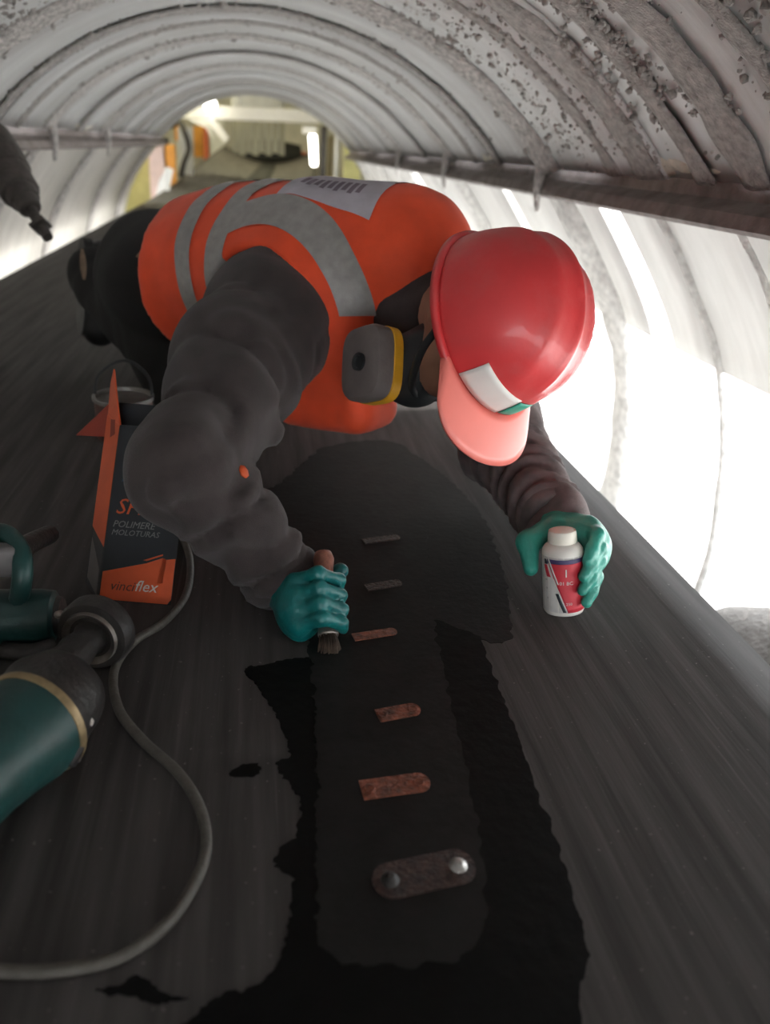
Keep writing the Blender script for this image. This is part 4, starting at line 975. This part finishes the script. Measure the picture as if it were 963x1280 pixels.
# strip curtain in front of a dark pulley
sc_ = empty('strip_curtain', at(322, 150, 12.3), 'olive grey rubber strip curtain hanging under the white beam', 'curtain')
n_ = 8; src = None
for k in range(n_):
    x0 = 291 + 66 * k / n_; x1 = x0 + 66 / n_ * 0.93; a = at(x0, 191 + (3 if k % 2 else 0), 12.3); b = at(x1, 147, 12.3)
    bm = bmesh.new(); bm_box(bm, (a + b) / 2 + Vector((0, 0.015 * (k % 2), 0)), (abs(b.x - a.x) / 2, 0.006, abs(b.z - a.z) / 2), Matrix.Rotation(0.05 * math.sin(k * 2.1), 3, 'Z')); from_bm('curtain_strip', bm, M['strip'], sc_, smooth=False)
pl_ = empty('belt_pulley', at(335, 192, 16.4), 'dark belt pulley drum under the strip curtain', 'pulley')
a, b = at(292, 186, 16.6), at(376, 190, 16.6); bm = bmesh.new(); PL = (b - a).length
bm_lathe(bm, [(0.12, -0.02), (0.20, 0.0), (0.26, PL * 0.3), (0.27, PL * 0.5), (0.26, PL * 0.7), (0.20, PL), (0.12, PL + 0.02)], a - Vector((0, 0, 0.08)), b - a, 24); from_bm('drum', bm, M['trouser'], pl_, sharp=40)
bm = bmesh.new(); bm_lathe(bm, [(0.05, -0.3), (0.05, PL + 0.3)], a - Vector((0, 0, 0.08)), b - a, 14); from_bm('shaft', bm, M['darkpaint'], pl_)
for sx in (-0.2, PL + 0.2):
    q = a - Vector((0, 0, 0.08)) + (b - a).normalized() * sx; bm = bmesh.new(); bm_box(bm, (q.x, q.y, (q.z - 1) / 2), (0.06, 0.08, (q.z + 1) / 2)); from_bm('bearing_stand', bm, M['darkpaint'], pl_, smooth=False)
# right-hand side of the opening
lp = empty('tube_lamp', at(391, 165, 11.0), 'bright white upright tube lamp right of the strip curtain', 'lamp')
bm = bmesh.new(); a, b = at(393, 208, 11.0), at(391, 168, 11.0); bm_lathe(bm, [(0.03, 0), (0.045, 0.02), (0.05, (b - a).length - 0.02), (0.03, (b - a).length)], a, b - a, 16); from_bm('tube', bm, M['lamp'], lp)
bm = bmesh.new(); bm_box(bm, at(387, 163, 11.0), (0.09, 0.05, 0.045), None, 0.01); from_bm('lamp_holder', bm, M['white'], lp, smooth=False)
post('support_post', 399, 409, 158, 240, 11.4, 'darkpaint', 'dark post right of the upright tube lamp', 'post', 0.06)
post('support_post', 409, 416, 170, 240, 11.6, 'brownpaint', 'brown post between the dark post and the grey pipe', 'post', 0.05)
post('grey_pipe', 417, 425, 150, 240, 11.0, 'greypaint', 'grey upright pipe at the right of the far opening', 'pipe', r=1)
post('guard_or_wall', 428, 452, 182, 250, 10.8, 'olive', 'yellow-green machine guard at the right of the far opening', 'guard', 0.03)
post('red_cabinet', 368, 384, 190, 204, 17.2, 'redpaint', 'small red-orange cabinet left of the tube lamp base', 'cabinet', 0.2)
# bulkhead lamp on the beam and the room light it and its neighbours give
lb = empty('bulkhead_lamp', at(263, 130, 11.7), 'round glowing lamp above the white cross beam', 'lamp')
bm = bmesh.new(); bmesh.ops.create_uvsphere(bm, u_segments=16, v_segments=10, radius=0.085)
for v in bm.verts: v.co += at(263, 131, 11.7)
from_bm('lamp_globe', bm, M['lamp'], lb)
bm = bmesh.new(); bm_lathe(bm, [(0.05, 0.07), (0.06, 0.10), (0.02, 0.12), (0.02, 0.25)], at(263, 131, 11.7), (0, 0.4, 1), 12); from_bm('lamp_base', bm, M['greypaint'], lb)
for p, e, c in ((at(263, 131, 11.5) + Vector((0, -0.3, 0)), 4, (1, 0.90, 0.62)), (at(391, 185, 10.8) + Vector((0, -0.25, 0)), 3, (1, 0.92, 0.7)), (Vector((0, 14, 1.9)), 120, (1, 0.92, 0.58)), (Vector((-2.4, 11, 1.9)), 110, (1, 0.93, 0.62))):
    l = bpy.data.lights.new('room_light', 'POINT'); l.energy = e; l.color = c; l.shadow_soft_size = 0.12
    o = bpy.data.objects.new('room_light', l); COL.objects.link(o); o.location = p

for o, p in ((lb, at(263, 131, 11.7)), (cb, at(300, 138, 12.0)), (cb, at(380, 142, 12.0))):
    bm = bmesh.new(); bm_tube(bm, [p + Vector((0, 0, 0.06)), Vector((p.x, p.y, 2.17))], 0.02, 8); from_bm('hanger_rod', bm, M['greypaint'], o)
bm = bmesh.new(); q = at(322, 125, 12.6); bm_tube(bm, [q, Vector((q.x, q.y, 2.17))], 0.03, 8); dk = [o for o in bpy.data.objects if o.name == 'duct'][0]; from_bm('hanger_rod', bm, M['greypaint'], dk)
